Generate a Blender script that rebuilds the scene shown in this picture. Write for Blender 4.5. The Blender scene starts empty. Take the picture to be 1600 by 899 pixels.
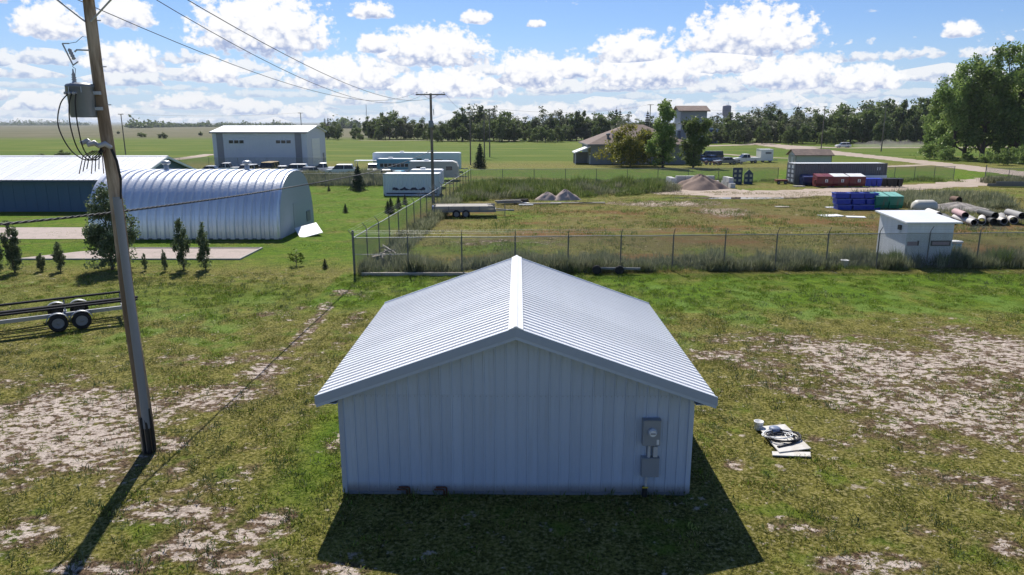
import bpy, math, random
import numpy as np
from mathutils import Vector, Matrix
R = math.radians
scene = bpy.context.scene
COL = scene.collection

# ------------------------------------------------------------------ camera
CAM_H, PITCH, FPX = 7.8, R(13.0), 1110.0          # drone hovering 7.8 m up, tilted 13 degrees down
cam_d = bpy.data.cameras.new('camera'); cam = bpy.data.objects.new('camera', cam_d); COL.objects.link(cam)
cam_d.sensor_width = 36.0; cam_d.lens = 36.0 * FPX / 1600.0
cam_d.clip_start = 0.1; cam_d.clip_end = 30000
cam.location = (0, 0, CAM_H); cam.rotation_euler = (math.pi / 2 - PITCH, 0, 0)
scene.camera = cam

# ------------------------------------------------------------------ light
SUN_EL, SUN_AZ = R(49.0), R(-12.4)                 # azimuth from +Y towards +X
sun_dir = Vector((math.sin(SUN_AZ) * math.cos(SUN_EL), math.cos(SUN_AZ) * math.cos(SUN_EL), math.sin(SUN_EL)))
sd = bpy.data.lights.new('sun', 'SUN'); sun = bpy.data.objects.new('sun', sd); COL.objects.link(sun)
sd.energy = 5.0; sd.angle = R(0.53); sd.color = (1.0, 0.95, 0.86)
sun.rotation_euler = (-sun_dir).to_track_quat('-Z', 'Y').to_euler()
sun.location = (0, 0, 60)

scene.view_settings.view_transform = 'Standard'
scene.view_settings.look = 'None'
scene.view_settings.exposure = 0.35
scene.view_settings.gamma = 1.0
scene.view_settings.use_curve_mapping = False
scene.cycles.max_bounces = 5; scene.cycles.diffuse_bounces = 2; scene.cycles.glossy_bounces = 2
scene.cycles.transparent_max_bounces = 10; scene.cycles.transmission_bounces = 3
scene.cycles.use_denoising = True
scene.cycles.caustics_reflective = False; scene.cycles.caustics_refractive = False

# ------------------------------------------------------------------ node helper
class NT:
    def __init__(s, tree): s.t = tree; s.n = tree.nodes; s.l = tree.links
    def node(s, typ, ins=None, **kw):
        n = s.n.new(typ)
        for k, v in kw.items(): setattr(n, k, v)
        for k, v in (ins or {}).items():
            sk = n.inputs[k]
            if hasattr(v, 'is_output'): s.l.new(v, sk)
            else: sk.default_value = v
        return n
    def m(s, op, a, b=None, c=None, clamp=False):
        n = s.n.new('ShaderNodeMath'); n.operation = op; n.use_clamp = clamp
        for i, v in enumerate((a, b, c)):
            if v is None: continue
            if hasattr(v, 'is_output'): s.l.new(v, n.inputs[i])
            else: n.inputs[i].default_value = v
        return n.outputs[0]
    def ss(s, v, a, b):                                # smoothstep
        n = s.n.new('ShaderNodeMapRange'); n.interpolation_type = 'SMOOTHSTEP'
        s.l.new(v, n.inputs['Value']); n.inputs['From Min'].default_value = a; n.inputs['From Max'].default_value = b
        return n.outputs[0]
    def mix(s, f, a, b, blend='MIX'):
        n = s.n.new('ShaderNodeMix'); n.data_type = 'RGBA'; n.blend_type = blend
        for i, v in ((0, f), (6, a), (7, b)):
            if hasattr(v, 'is_output'): s.l.new(v, n.inputs[i])
            else: n.inputs[i].default_value = v if i == 0 else (*v[:3], 1)
        return n.outputs[2]
    def comb(s, x, y, z):
        n = s.n.new('ShaderNodeCombineXYZ')
        for i, v in enumerate((x, y, z)):
            if hasattr(v, 'is_output'): s.l.new(v, n.inputs[i])
            else: n.inputs[i].default_value = v
        return n.outputs[0]

# ------------------------------------------------------------------ sky: clear Nishita sky with fair-weather cumulus
world = bpy.data.worlds.new('World'); scene.world = world; world.use_nodes = True
w = NT(world.node_tree); w.n.clear()
sky = w.node('ShaderNodeTexSky', sky_type='NISHITA', sun_disc=False, sun_elevation=SUN_EL, sun_rotation=SUN_AZ,
             altitude=500.0, air_density=1.0, dust_density=0.35, ozone_density=2.2)
tc = w.node('ShaderNodeTexCoord')
sep = w.node('ShaderNodeSeparateXYZ', {0: tc.outputs['Generated']})
X, Y, Z = sep.outputs
az = w.m('MULTIPLY', w.m('ARCTAN2', X, Y), 57.2958)          # degrees
el = w.m('MULTIPLY', w.m('ARCSINE', Z), 57.2958)
# directions: degrees of azimuth and elevation; PX, EL give those of a column and a row of the photograph
PX = lambda x: math.degrees(math.atan((x - 800) / 1139.0))
EL = lambda y: (193.0 - y) / 20.6
def fbm(vec, scale, detail, rough=.55):
    return w.node('ShaderNodeTexNoise', {'Vector': vec, 'Scale': scale, 'Detail': detail, 'Roughness': rough}, noise_dimensions='2D').outputs[0]
def vm(op, a, b=None, c=None):
    n = w.n.new('ShaderNodeVectorMath'); n.operation = op
    for i, v in enumerate((a, b, c)):
        if v is None: continue
        if hasattr(v, 'is_output'): w.l.new(v, n.inputs[i])
        else: n.inputs[i].default_value = v
    return n.outputs['Value'] if op == 'DOT_PRODUCT' else n.outputs[0]
P0 = w.comb(az, el, 0)
vor = w.node('ShaderNodeTexVoronoi', {'Vector': vm('MULTIPLY', P0, (1, 1.25, 1)), 'Scale': .95, 'Detail': 1.5, 'Roughness': .5, 'Lacunarity': 2.4},
             voronoi_dimensions='2D', feature='F1', normalize=True)
puff = w.m('SUBTRACT', .42, vor.outputs['Distance'])            # rounded cauliflower lobes
det = w.m('SUBTRACT', fbm(vm('MULTIPLY', P0, (1, 1.3, 1)), 1.3, 5.0, .6), .5)
rag = w.m('ADD', w.m('MULTIPLY', puff, 1.1), w.m('MULTIPLY', det, 2.0))
def local(vec):                                                  # (u, v) in a heap -> 1 at its core, falling outward, flat below
    o = vm('MAXIMUM', vec, vm('MULTIPLY', vec, (-1, -3.2, 1)))
    return w.m('SUBTRACT', 1.0, vm('DOT_PRODUCT', o, o))
def paint(base, q, v, amp, lo, hi, dark, light, fade=0.0, soft=.58):
    d = w.m('ADD', q, w.m('MULTIPLY', rag, amp))
    al = w.ss(d, .0, soft)
    sh = w.ss(w.m('ADD', v, w.m('ADD', w.m('MULTIPLY', puff, 1.5), w.m('MULTIPLY', det, .9))), lo, hi)
    edge = w.ss(d, .75, .1)                                      # thin edges are bright
    sh = w.m('MAXIMUM', sh, w.m('MULTIPLY', edge, .75))
    c = w.mix(sh, dark, light)
    return w.mix(w.m('MULTIPLY', al, 1.0 - fade), base, c)
def row(base, sx, sy, off, elo, ehi, amp, dark, light, fade, pres):
    p = vm('MULTIPLY_ADD', P0, (1 / sx, 1 / sy, 1), (off, off * .37, 0))
    vo = w.node('ShaderNodeTexVoronoi', {'Vector': p, 'Scale': 1.0, 'Randomness': .85}, voronoi_dimensions='2D', feature='F1')
    lc = vm('SUBTRACT', p, vo.outputs['Position'])
    rnd = w.node('ShaderNodeSeparateXYZ', {0: vo.outputs['Color']}).outputs
    lc = vm('MULTIPLY', lc, (1.45, 1.7, 0))
    q = local(lc)
    band = w.m('SUBTRACT', w.m('MULTIPLY', w.ss(el, ehi + sy, ehi - sy * .5), 1.0), 1.0)
    q = w.m('ADD', w.m('ADD', q, w.m('MULTIPLY', band, 1.6)), w.m('MULTIPLY', w.m('SUBTRACT', rnd[0], pres), .8))
    v = w.node('ShaderNodeSeparateXYZ', {0: lc}).outputs[1]
    return paint(base, q, v, amp, -.25, .42, dark, light, fade)
skycol = w.mix(1.0, sky.outputs[0], (.086, .102, .134), 'MULTIPLY')
veil = w.m('MULTIPLY', w.ss(el, 7.5, .2), .72)                    # thin white veil towards the horizon
c = w.mix(veil, skycol, (.60, .78, 1.03))
c = row(c, 3.2, .42, 3.3, 0, 1.1, .8, (.66, .77, .95), (.88, .95, 1.05), .5, .52)
c = row(c, 3.6, .85, 7.7, 0, 2.6, 1.0, (.57, .69, .92), (1.0, 1.04, 1.10), .3, .52)
c = row(c, 4.4, 1.6, 1.9, 0, 4.6, 1.25, (.47, .59, .87), (1.12, 1.13, 1.16), .12, .50)
# the big heaps: column, row of the base, half width, height (pixels of the photograph)
HEAPS = [(420, 92, 108, 80), (680, 104, 92, 50), (590, 86, 27, 27), (588, 36, 36, 20), (745, 41, 25, 17), (836, 46, 15, 9), (1160, 94, 118, 62),
         (985, 102, 68, 40), (215, 62, 46, 38), (100, 82, 60, 40), (1482, 79, 32, 19), (825, 136, 60, 46), (205, 122, 66, 34), (340, 134, 50, 28),
         (1345, 146, 70, 30), (900, 124, 40, 32), (20, 40, 40, 30), (1010, 136, 110, 44), (1230, 142, 95, 40), (545, 140, 95, 44), (700, 152, 110, 36), (1120, 118, 80, 34), (1700, 60, 70, 50), (-150, 80, 120, 70), (1900, 100, 130, 60)]
best = vs = None
for (hx, hy, hw, hh) in HEAPS:
    su, sv = 1 / (PX(hx + hw) - PX(hx)), 20.6 / hh
    lc = vm('MULTIPLY_ADD', P0, (su, sv, 0), (-PX(hx) * su, -(EL(hy) + .25 * hh / 20.6) * sv, 0))
    q = local(lc)
    if best is None: best, vs = q, lc
    else:
        g = w.m('GREATER_THAN', q, best)
        n = w.n.new('ShaderNodeMix'); n.data_type = 'VECTOR'
        w.l.new(g, n.inputs[0]); w.l.new(vs, n.inputs[4]); w.l.new(lc, n.inputs[5]); vs = n.outputs[1]
        best = w.m('MAXIMUM', best, q)
final = paint(c, w.m('ADD', best, .05), w.node('ShaderNodeSeparateXYZ', {0: vs}).outputs[1], 1.0, -.28, .42, (.45, .56, .85), (1.20, 1.20, 1.22))
bg = w.node('ShaderNodeBackground', {'Color': final, 'Strength': .66})
world.cycles.sampling_method = 'MANUAL'; world.cycles.sample_map_resolution = 512
wo = w.node('ShaderNodeOutputWorld', {'Surface': bg.outputs[0]})

# ================================================================== helpers
rng = random.Random(7)
NR = np.random.RandomState(11)
MATS = {}
def material(name, col, rough=.6, metal=0.0, var=.12, scale=2.0, col2=None, bump=0.0, bscale=None, spec=.4, coords='Object', stretch=(1, 1, 1), trans=0.0, streak=None, dirt=0.0, rand=.05):
    """procedural material: base colour broken up by two noises, optional second colour in patches, bump and streaks"""
    if name in MATS: return MATS[name]
    m = bpy.data.materials.new(name); m.use_nodes = True; t = NT(m.node_tree); t.n.clear()
    tcn = t.node('ShaderNodeTexCoord'); mp = t.node('ShaderNodeMapping', {'Vector': tcn.outputs[coords], 'Scale': stretch})
    n1 = t.node('ShaderNodeTexNoise', {'Vector': mp.outputs[0], 'Scale': scale, 'Detail': 5.0, 'Roughness': .62})
    n2 = t.node('ShaderNodeTexNoise', {'Vector': mp.outputs[0], 'Scale': scale * 9.0, 'Detail': 3.0})
    f = t.m('ADD', t.m('MULTIPLY', t.m('SUBTRACT', n1.outputs[0], .5), 2.2 * var), t.m('MULTIPLY', t.m('SUBTRACT', n2.outputs[0], .5), 1.2 * var))
    c = (*col, 1)
    if col2: c = t.mix(t.ss(n1.outputs[0], .45, .62), col, col2)
    if streak:
        mp2 = t.node('ShaderNodeMapping', {'Vector': tcn.outputs[coords], 'Scale': streak[1]})
        n3 = t.node('ShaderNodeTexNoise', {'Vector': mp2.outputs[0], 'Scale': 1.0, 'Detail': 4.0, 'Roughness': .6})
        c = t.mix(t.m('MULTIPLY', t.ss(n3.outputs[0], .52, .75), streak[2]), c if hasattr(c, 'is_output') else col, streak[0])
    if dirt:                                           # mud splashed up from the ground
        zc = t.node('ShaderNodeSeparateXYZ', {0: tcn.outputs[coords]}).outputs[2]
        c = t.mix(t.m('MULTIPLY', t.ss(t.m('SUBTRACT', zc, t.m('MULTIPLY', n1.outputs[0], .5 * dirt)), dirt * .75, -.1 * dirt), .75), c if hasattr(c, 'is_output') else col, (.17, .14, .11))
    oi = t.node('ShaderNodeObjectInfo')
    f = t.m('ADD', f, t.m('MULTIPLY', t.m('SUBTRACT', oi.outputs['Random'], .5), 2 * rand))
    g = t.m('ADD', 1.0, f)
    c = t.mix(1.0, c, t.comb(g, g, g), 'MULTIPLY')
    b = t.node('ShaderNodeBsdfPrincipled', {'Base Color': c, 'Metallic': metal, 'Specular IOR Level': spec})
    t.l.new(t.m('ADD', rough, t.m('MULTIPLY', t.m('SUBTRACT', n1.outputs[0], .5), .25), clamp=True), b.inputs['Roughness'])
    if bump:
        nb = t.node('ShaderNodeTexNoise', {'Vector': mp.outputs[0], 'Scale': bscale or scale * 6, 'Detail': 4.0})
        bp = t.node('ShaderNodeBump', {'Height': nb.outputs[0], 'Strength': bump, 'Distance': .02})
        t.l.new(bp.outputs[0], b.inputs['Normal'])
    sh = b.outputs[0]
    if trans:
        tr = t.node('ShaderNodeBsdfTranslucent', {'Color': c})
        sh = t.node('ShaderNodeMixShader', {0: trans, 1: b.outputs[0], 2: tr.outputs[0]}).outputs[0]
    t.node('ShaderNodeOutputMaterial', {'Surface': sh})
    MATS[name] = m
    return m

class MB:
    """collects faces; build() links them as one mesh object"""
    def __init__(s): s.v = []; s.f = []; s.sm = []; s.mi = []; s.cur = 0
    def add(s, verts, faces, smooth=False):
        k = len(s.v); s.v += [tuple(v) for v in verts]
        s.f += [tuple(i + k for i in f) for f in faces]; s.sm += [smooth] * len(faces); s.mi += [s.cur] * len(faces)
        return s
    def box(s, c, d, rz=0.0, rx=0.0, ry=0.0):
        M = Matrix.Translation(c) @ Matrix.Rotation(rz, 4, 'Z') @ Matrix.Rotation(ry, 4, 'Y') @ Matrix.Rotation(rx, 4, 'X')
        x, y, z = d[0] / 2, d[1] / 2, d[2] / 2
        vs = [M @ Vector(p) for p in ((-x, -y, -z), (x, -y, -z), (x, y, -z), (-x, y, -z), (-x, -y, z), (x, -y, z), (x, y, z), (-x, y, z))]
        return s.add(vs, [(0, 3, 2, 1), (4, 5, 6, 7), (0, 1, 5, 4), (1, 2, 6, 5), (2, 3, 7, 6), (3, 0, 4, 7)])
    def bx(s, x0, x1, y0, y1, z0, z1): return s.box(((x0 + x1) / 2, (y0 + y1) / 2, (z0 + z1) / 2), (x1 - x0, y1 - y0, z1 - z0))
    def cyl(s, a, b, r0, r1=None, n=12, caps=True):
        r1 = r0 if r1 is None else r1
        a, b = Vector(a), Vector(b); d = (b - a)
        q = d.to_track_quat('Z', 'Y') if d.length > 1e-9 else Matrix.Identity(3).to_quaternion()
        ring = [q @ Vector((math.cos(2 * math.pi * i / n), math.sin(2 * math.pi * i / n), 0)) for i in range(n)]
        vs = [a + p * r0 for p in ring] + [b + p * r1 for p in ring]
        s.add(vs, [(i, (i + 1) % n, n + (i + 1) % n, n + i) for i in range(n)], True)
        if caps: s.add(vs, [tuple(range(n - 1, -1, -1)), tuple(range(n, 2 * n))])
        return s
    def tube(s, pts, r, n=8, caps=True):
        pts = [Vector(p) for p in pts]; rs = r if isinstance(r, (list, tuple)) else [r] * len(pts)
        vs = []; up = None
        for i, p in enumerate(pts):
            d = (pts[min(i + 1, len(pts) - 1)] - pts[max(i - 1, 0)])
            if d.length < 1e-9: d = Vector((0, 0, 1))
            d.normalize()
            if up is None: up = Vector((0, 0, 1)) if abs(d.z) < .9 else Vector((1, 0, 0))
            sx = d.cross(up); 
            if sx.length < 1e-6: sx = d.orthogonal()
            sx.normalize(); up = sx.cross(d).normalized()
            vs += [p + (sx * math.cos(2 * math.pi * k / n) + up * math.sin(2 * math.pi * k / n)) * rs[i] for k in range(n)]
        fs = [(i * n + k, i * n + (k + 1) % n, (i + 1) * n + (k + 1) % n, (i + 1) * n + k) for i in range(len(pts) - 1) for k in range(n)]
        s.add(vs, fs, True)
        if caps: s.add(vs, [tuple(range(n - 1, -1, -1)), tuple(range((len(pts) - 1) * n, len(pts) * n))])
        return s
    def lathe(s, prof, n=16, c=(0, 0, 0), axis='Z', caps=True):
        vs = []
        for (r, z) in prof:
            for k in range(n):
                a = 2 * math.pi * k / n; p = (r * math.cos(a), r * math.sin(a), z)
                if axis == 'Y': p = (p[0], p[2], p[1])
                if axis == 'X': p = (p[2], p[0], p[1])
                vs.append((p[0] + c[0], p[1] + c[1], p[2] + c[2]))
        fs = [(i * n + k, i * n + (k + 1) % n, (i + 1) * n + (k + 1) % n, (i + 1) * n + k) for i in range(len(prof) - 1) for k in range(n)]
        s.add(vs, fs, True)
        if caps: s.add(vs, [tuple(range(n - 1, -1, -1)), tuple(range((len(prof) - 1) * n, len(prof) * n))])
        return s
    def prism(s, poly, y0, y1):                       # polygon in (x, z) extruded along y
        n = len(poly)
        vs = [(x, y0, z) for x, z in poly] + [(x, y1, z) for x, z in poly]
        return s.add(vs, [tuple(range(n)), tuple(range(2 * n - 1, n - 1, -1))] + [(i, n + i, n + (i + 1) % n, (i + 1) % n) for i in range(n)])
    def prismx(s, poly, x0, x1):                      # polygon in (y, z) extruded along x
        n = len(poly)
        vs = [(x0, y, z) for y, z in poly] + [(x1, y, z) for y, z in poly]
        return s.add(vs, [tuple(range(n - 1, -1, -1)), tuple(range(n, 2 * n))] + [(i, (i + 1) % n, n + (i + 1) % n, n + i) for i in range(n)])
    def plate(s, poly, z0, z1):                       # polygon in (x, y) extruded up
        n = len(poly)
        vs = [(x, y, z0) for x, y in poly] + [(x, y, z1) for x, y in poly]
        return s.add(vs, [tuple(range(n - 1, -1, -1)), tuple(range(n, 2 * n))] + [(i, (i + 1) % n, n + (i + 1) % n, n + i) for i in range(n)])
    def mesh(s, name, mats):
        me = bpy.data.meshes.new(name); me.from_pydata(s.v, [], s.f)
        for m in (mats if isinstance(mats, (list, tuple)) else [mats]): me.materials.append(m)
        me.polygons.foreach_set('use_smooth', s.sm); me.polygons.foreach_set('material_index', s.mi); me.update()
        return me
    def build(s, name, mats, parent=None):
        return link(name, s.mesh(name, mats), parent)

def link(name, me, parent=None, loc=None, rz=None):
    o = bpy.data.objects.new(name, me); COL.objects.link(o)
    if parent is not None: o.parent = parent
    if loc is not None: o.location = loc
    if rz is not None: o.rotation_euler = (0, 0, rz)
    return o
def tag(o, label, cat=None, group=None, kind=None):
    if label: o['label'] = label
    if cat: o['category'] = cat
    if group: o['group'] = group
    if kind: o['kind'] = kind
    return o
def thing(name, label, cat, loc=(0, 0, 0), rz=0.0, group=None):
    o = bpy.data.objects.new(name, None); COL.objects.link(o); o.location = loc; o.rotation_euler = (0, 0, rz); o.empty_display_size = .3
    return tag(o, label, cat, group)
KIDS = {}
def copy_tree(root, loc, rz=0.0, label=None, group=None, scale=None):
    def rec(o, parent):
        c = o.copy(); COL.objects.link(c); c.parent = parent
        for ch in kids_of(o): rec(ch, c)
        return c
    r = rec(root, None); r.location = loc; r.rotation_euler = (0, 0, rz)
    if scale: r.scale = scale if hasattr(scale, '__len__') else (scale,) * 3
    if label: r['label'] = label
    if group: r['group'] = group
    return r
def kids_of(o): return [c for c in COL.objects if c.parent == o]
def np_mesh(name, V, F, mat, attrs=None, smooth=False):
    """mesh from arrays; F is (n,3) or (n,4)"""
    me = bpy.data.meshes.new(name); V = np.asarray(V, np.float32); F = np.asarray(F, np.int32); k = F.shape[1]
    me.vertices.add(len(V)); me.vertices.foreach_set('co', V.ravel())
    me.loops.add(F.size); me.loops.foreach_set('vertex_index', F.ravel())
    me.polygons.add(len(F)); me.polygons.foreach_set('loop_start', np.arange(0, F.size, k, dtype=np.int32))
    if smooth: me.polygons.foreach_set('use_smooth', np.ones(len(F), bool))
    me.materials.append(mat); me.update(calc_edges=True)
    for an, arr in (attrs or {}).items():
        at = me.color_attributes.new(an, 'FLOAT_COLOR', 'POINT'); at.data.foreach_set('color', np.asarray(arr, np.float32).ravel())
    return me
def ground_at(px, py, z=0.0):
    """survey: the ground point that the photograph shows in a pixel (its own 1600 x 899 grid)"""
    dx, dy = px - 800.0, py - 449.5
    d = FPX * math.sin(PITCH) + dy * math.cos(PITCH); t = (CAM_H - z) / d
    return (dx * t, (FPX * math.cos(PITCH) - dy * math.sin(PITCH)) * t)
def height_at(px, py, Yd):
    dy = py - 449.5
    return CAM_H - Yd * (FPX * math.sin(PITCH) + dy * math.cos(PITCH)) / (FPX * math.cos(PITCH) - dy * math.sin(PITCH))
def x_at(px, py, Yd): return (px - 800.0) * Yd / (FPX * math.cos(PITCH) - (py - 449.5) * math.sin(PITCH))
# value noise for layout
_perm = NR.rand(512, 512).astype(np.float32)
def vnoise(x, y, s):
    x = np.asarray(x, np.float64) / s + 137.3; y = np.asarray(y, np.float64) / s + 71.9
    xi = np.floor(x).astype(int); yi = np.floor(y).astype(int); fx = x - xi; fy = y - yi
    fx = fx * fx * (3 - 2 * fx); fy = fy * fy * (3 - 2 * fy)
    g = lambda a, b: _perm[a % 512, b % 512]
    return (g(xi, yi) * (1 - fx) + g(xi + 1, yi) * fx) * (1 - fy) + (g(xi, yi + 1) * (1 - fx) + g(xi + 1, yi + 1) * fx) * fy
def fnoise(x, y, s, o=4, r=.5):
    a, t, k = 1.0, 0.0, 0.0
    for i in range(o):
        t = t + a * vnoise(x + i * 17.7, y - i * 9.1, s / 2 ** i); k += a; a *= r
    return t / k
def sstep(v, a, b):
    t = np.clip((v - a) / (b - a), 0, 1); return t * t * (3 - 2 * t)
def in_poly(x, y, poly, soft=0.0):
    """soft inside mask of a polygon in world metres"""
    ins = np.zeros(np.shape(x), bool); dmin = np.full(np.shape(x), 1e9)
    n = len(poly)
    for i in range(n):
        (x0, y0), (x1, y1) = poly[i], poly[(i + 1) % n]
        c = ((y0 > y) != (y1 > y)) & (x < (x1 - x0) * (y - y0) / ((y1 - y0) if abs(y1 - y0) > 1e-9 else 1e-9) + x0); ins ^= c
        L2 = (x1 - x0) ** 2 + (y1 - y0) ** 2 + 1e-9
        t = np.clip(((x - x0) * (x1 - x0) + (y - y0) * (y1 - y0)) / L2, 0, 1)
        dmin = np.minimum(dmin, np.hypot(x - x0 - t * (x1 - x0), y - y0 - t * (y1 - y0)))
    sd = np.where(ins, dmin, -dmin)
    return sstep(sd, -soft, soft) if soft > 0 else ins.astype(float)
def near_line(x, y, pts, wd):
    d = np.full(np.shape(x), 1e9)
    for (x0, y0), (x1, y1) in zip(pts[:-1], pts[1:]):
        L2 = (x1 - x0) ** 2 + (y1 - y0) ** 2 + 1e-9
        t = np.clip(((x - x0) * (x1 - x0) + (y - y0) * (y1 - y0)) / L2, 0, 1)
        d = np.minimum(d, np.hypot(x - x0 - t * (x1 - x0), y - y0 - t * (y1 - y0)))
    return 1 - sstep(d, wd * .4, wd)

# ================================================================== ground
GA = ground_at
def gpoly(*pts): return [GA(*p) for p in pts]
# bare, sandy patches of the lawn as the photograph shows them (blobs: x, y, rx, ry, strength)
BARE = []
for (px, py, rx, ry, st) in [(60, 660, 190, 60, 1.0), (200, 640, 150, 50, .8), (340, 620, 90, 26, 1.0), (120, 700, 160, 50, .8), (410, 580, 40, 14, .9), (280, 800, 90, 20, .95),
                             (300, 850, 70, 30, .9), (30, 830, 60, 25, .75), (380, 880, 60, 18, 1.0), (410, 828, 40, 16, 1.0), (540, 890, 60, 14, 1.0), (270, 692, 40, 14, .9),
                             (435, 805, 30, 14, .8), (150, 890, 90, 20, .7), (395, 700, 40, 12, .6), (530, 690, 26, 20, .55), (470, 560, 60, 20, .45), (40, 760, 60, 20, .4),
                             (1400, 570, 240, 42, .85), (1500, 640, 160, 60, .8), (1300, 545, 140, 16, .8), (1120, 555, 60, 14, .65), (1580, 560, 120, 50, .9), (1480, 700, 90, 30, .55),
                             (1545, 780, 80, 40, .5), (1340, 760, 90, 20, .45), (1360, 880, 100, 22, .75), (1180, 620, 50, 20, .4), (1250, 600, 110, 40, .55), (1350, 620, 150, 40, .6), (1420, 660, 160, 40, .55), (1200, 530, 120, 14, .55), (1500, 745, 130, 40, .55), (1250, 830, 90, 30, .45), (330, 760, 120, 26, .45), (60, 600, 120, 26, .5), (330, 560, 120, 20, .45), (480, 640, 60, 30, .35), (1580, 860, 70, 40, .6),
                             (560, 460, 26, 8, .5), (420, 490, 60, 12, .45), (640, 470, 40, 8, .3), (1150, 725, 25, 8, .5), (1020, 445, 40, 6, .4), (1290, 690, 60, 20, .35), (1430, 830, 60, 20, .4)]:
    cx, cy = GA(px, py); ex = GA(px + rx, py)[0] - cx; ey = abs(GA(px, py - ry)[1] - GA(px, min(py + ry, 899))[1]) / 2
    BARE.append((cx, cy, ex, ey, st))
YARD = [(-8.3, 37.2), (80, 40.3), (75, 92), (58, 97), (21, 97), (-8.6, 113)]
TRACK1 = [GA(530, 455), GA(470, 530), GA(400, 600), GA(330, 680), GA(280, 740)]
TRACK2 = [GA(440, 560), GA(350, 630), GA(300, 690)]
ROADS = {  # centre lines (x, y, half width) of the gravel drives
    'yard': [GA(960, 296), GA(1060, 297), GA(1180, 302), GA(1300, 299), GA(1400, 294), GA(1480, 291), GA(1540, 287), GA(1640, 286)],
    }
def masks(x, y):
    n1 = fnoise(x * .75, y, 1.5, 4, .6); n2 = fnoise(x * .7 + 50, y, .42, 3, .65); n3 = fnoise(x - 31, y + 77, 9.0, 3)
    st = np.zeros(np.shape(x))
    for (cx, cy, ex, ey, s_) in BARE:
        q = ((x - cx) / ex) ** 2 + ((y - cy) / ey) ** 2
        st = np.maximum(st, s_ * np.exp(-q * .9))
    st = np.maximum(st, .40 * near_line(x, y, TRACK1, .5)); st = np.maximum(st, .38 * near_line(x, y, [(a + 1.55, b) for a, b in TRACK1], .5)); st = np.maximum(st, .4 * near_line(x, y, TRACK2, .5))
    st = np.where(y > 37, 0, st)
    bare = np.clip(sstep(st + (n1 - .5) * .8 + (n2 - .5) * .5, .10, .80), 0, 1) * (st > .03)
    yard = in_poly(x, y, YARD, .8)
    # inside the yard: reddish-brown dry growth, sand by the drive, green near edges
    dry = yard * sstep(n3 + (n1 - .5) * .7, .36, .58) * sstep(y, 36, 42) * (1 - sstep(y, 68, 86))
    red = yard * sstep(fnoise(x + 9, y * 2.2, 7.0, 4), .53, .68) * (1 - sstep(y, 66, 76))
    sand = yard * np.maximum(np.exp(-((x - 16) / 9) ** 2 - ((y - 71) / 4) ** 2) * .85, np.exp(-((x + 0) / 9.) ** 2 - ((y - 47.5) / 3.2) ** 2) * .6)
    sand = np.maximum(sand, yard * np.exp(-((x - 19) / 4.) ** 2 - ((y - 64) / 5) ** 2) * .8)
    sand = sstep(sand + (n2 - .5) * .5 + (n1 - .5) * .4, .3, .9)
    bare = np.maximum(bare, sand)
    lush = np.zeros(np.shape(x))
    lush = np.maximum(lush, sstep(y, 27.5, 31.5) * (1 - sstep(y, 36.6, 37.4)) * (x > -9))           # strip before the fence
    lush = np.maximum(lush, sstep(y, 37, 42) * (1 - yard) * (1 - sstep(y, 118, 135)))               # lawns beyond
    lush = np.maximum(lush, np.exp(-((x + 4.6) / .9) ** 2 - ((y - 16.5) / 3.5) ** 2))
    lush = np.maximum(lush, yard * .8 * sstep(fnoise(x + 70, y * 1.8, 6.0, 4), .52, .68) * sstep(y, 38, 42))
    lush = np.maximum(lush, .7 * np.exp(-((x + 14) / 9) ** 2 - ((y - 32) / 3) ** 2))
    clump = sstep(fnoise(x + 3, y + 8, 1.1, 3), .5, .66) * sstep(fnoise(x, y, 6, 2), .42, .6) * sstep(y, 22, 27) * (1 - sstep(y, 36.8, 37.5))
    return bare, lush, np.maximum(dry, 0), red, clump

def axis(parts):
    out = []
    for a, b, s_ in parts: out += list(np.arange(a, b, s_))
    return np.array(out + [parts[-1][1]])
xs = axis([(-9000, -900, 900), (-900, -200, 50), (-200, -60, 5), (-60, -28, .8), (-28, 30, .16), (30, 60, .8), (60, 200, 5), (200, 900, 50), (900, 9000, 900)])
ys = axis([(-300, -20, 40), (-20, 6, 2), (6, 38, .16), (38, 60, .4), (60, 110, .8), (110, 200, 3), (200, 420, 10), (420, 1200, 60), (1200, 12000, 900)])
GX, GY = np.meshgrid(xs, ys)
bare, lush, dry, red, clump = masks(GX, GY)
near = (GY > 8) & (GY < 37.5) & (np.abs(GX) < 29)
GZ = np.where(near, (fnoise(GX, GY, .8, 3) - .5) * .05 - .012 - bare * .012, 0.0)
fade = sstep(GY, 8, 10) * (1 - sstep(GY, 36, 37.4)) * (1 - sstep(np.abs(GX), 27, 28.8)); GZ = GZ * fade
nx, ny = len(xs), len(ys)
idx = (np.arange(ny - 1)[:, None] * nx + np.arange(nx - 1)[None, :]).ravel()
F = np.stack([idx, idx + 1, idx + nx + 1, idx + nx], 1)
gm = bpy.data.materials.new('ground_soil_and_turf'); gm.use_nodes = True; t = NT(gm.node_tree); t.n.clear()
at = t.node('ShaderNodeAttribute', attribute_name='cover'); at2 = t.node('ShaderNodeAttribute', attribute_name='cover2')
sp = t.node('ShaderNodeSeparateColor', {0: at.outputs['Color']}); sp2 = t.node('ShaderNodeSeparateColor', {0: at2.outputs['Color']})
geo = t.node('ShaderNodeNewGeometry'); pos = geo.outputs['Position']
def gn(s_, d=4.0, r=.6, off=0.0):
    return t.node('ShaderNodeTexNoise', {'Vector': pos, 'Scale': s_, 'Detail': d, 'Roughness': r, 'W': off}, noise_dimensions='4D').outputs[0]
nA, nB, nC, nD = gn(.35), gn(2.2, 5.0, .7, 2.), gn(12.0, 6.0, .75, 4.), gn(.06, 3.0, .5, 6.)
turf = t.mix(t.ss(nB, .35, .65), (.085, .088, .013), (.205, .190, .038))
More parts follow.
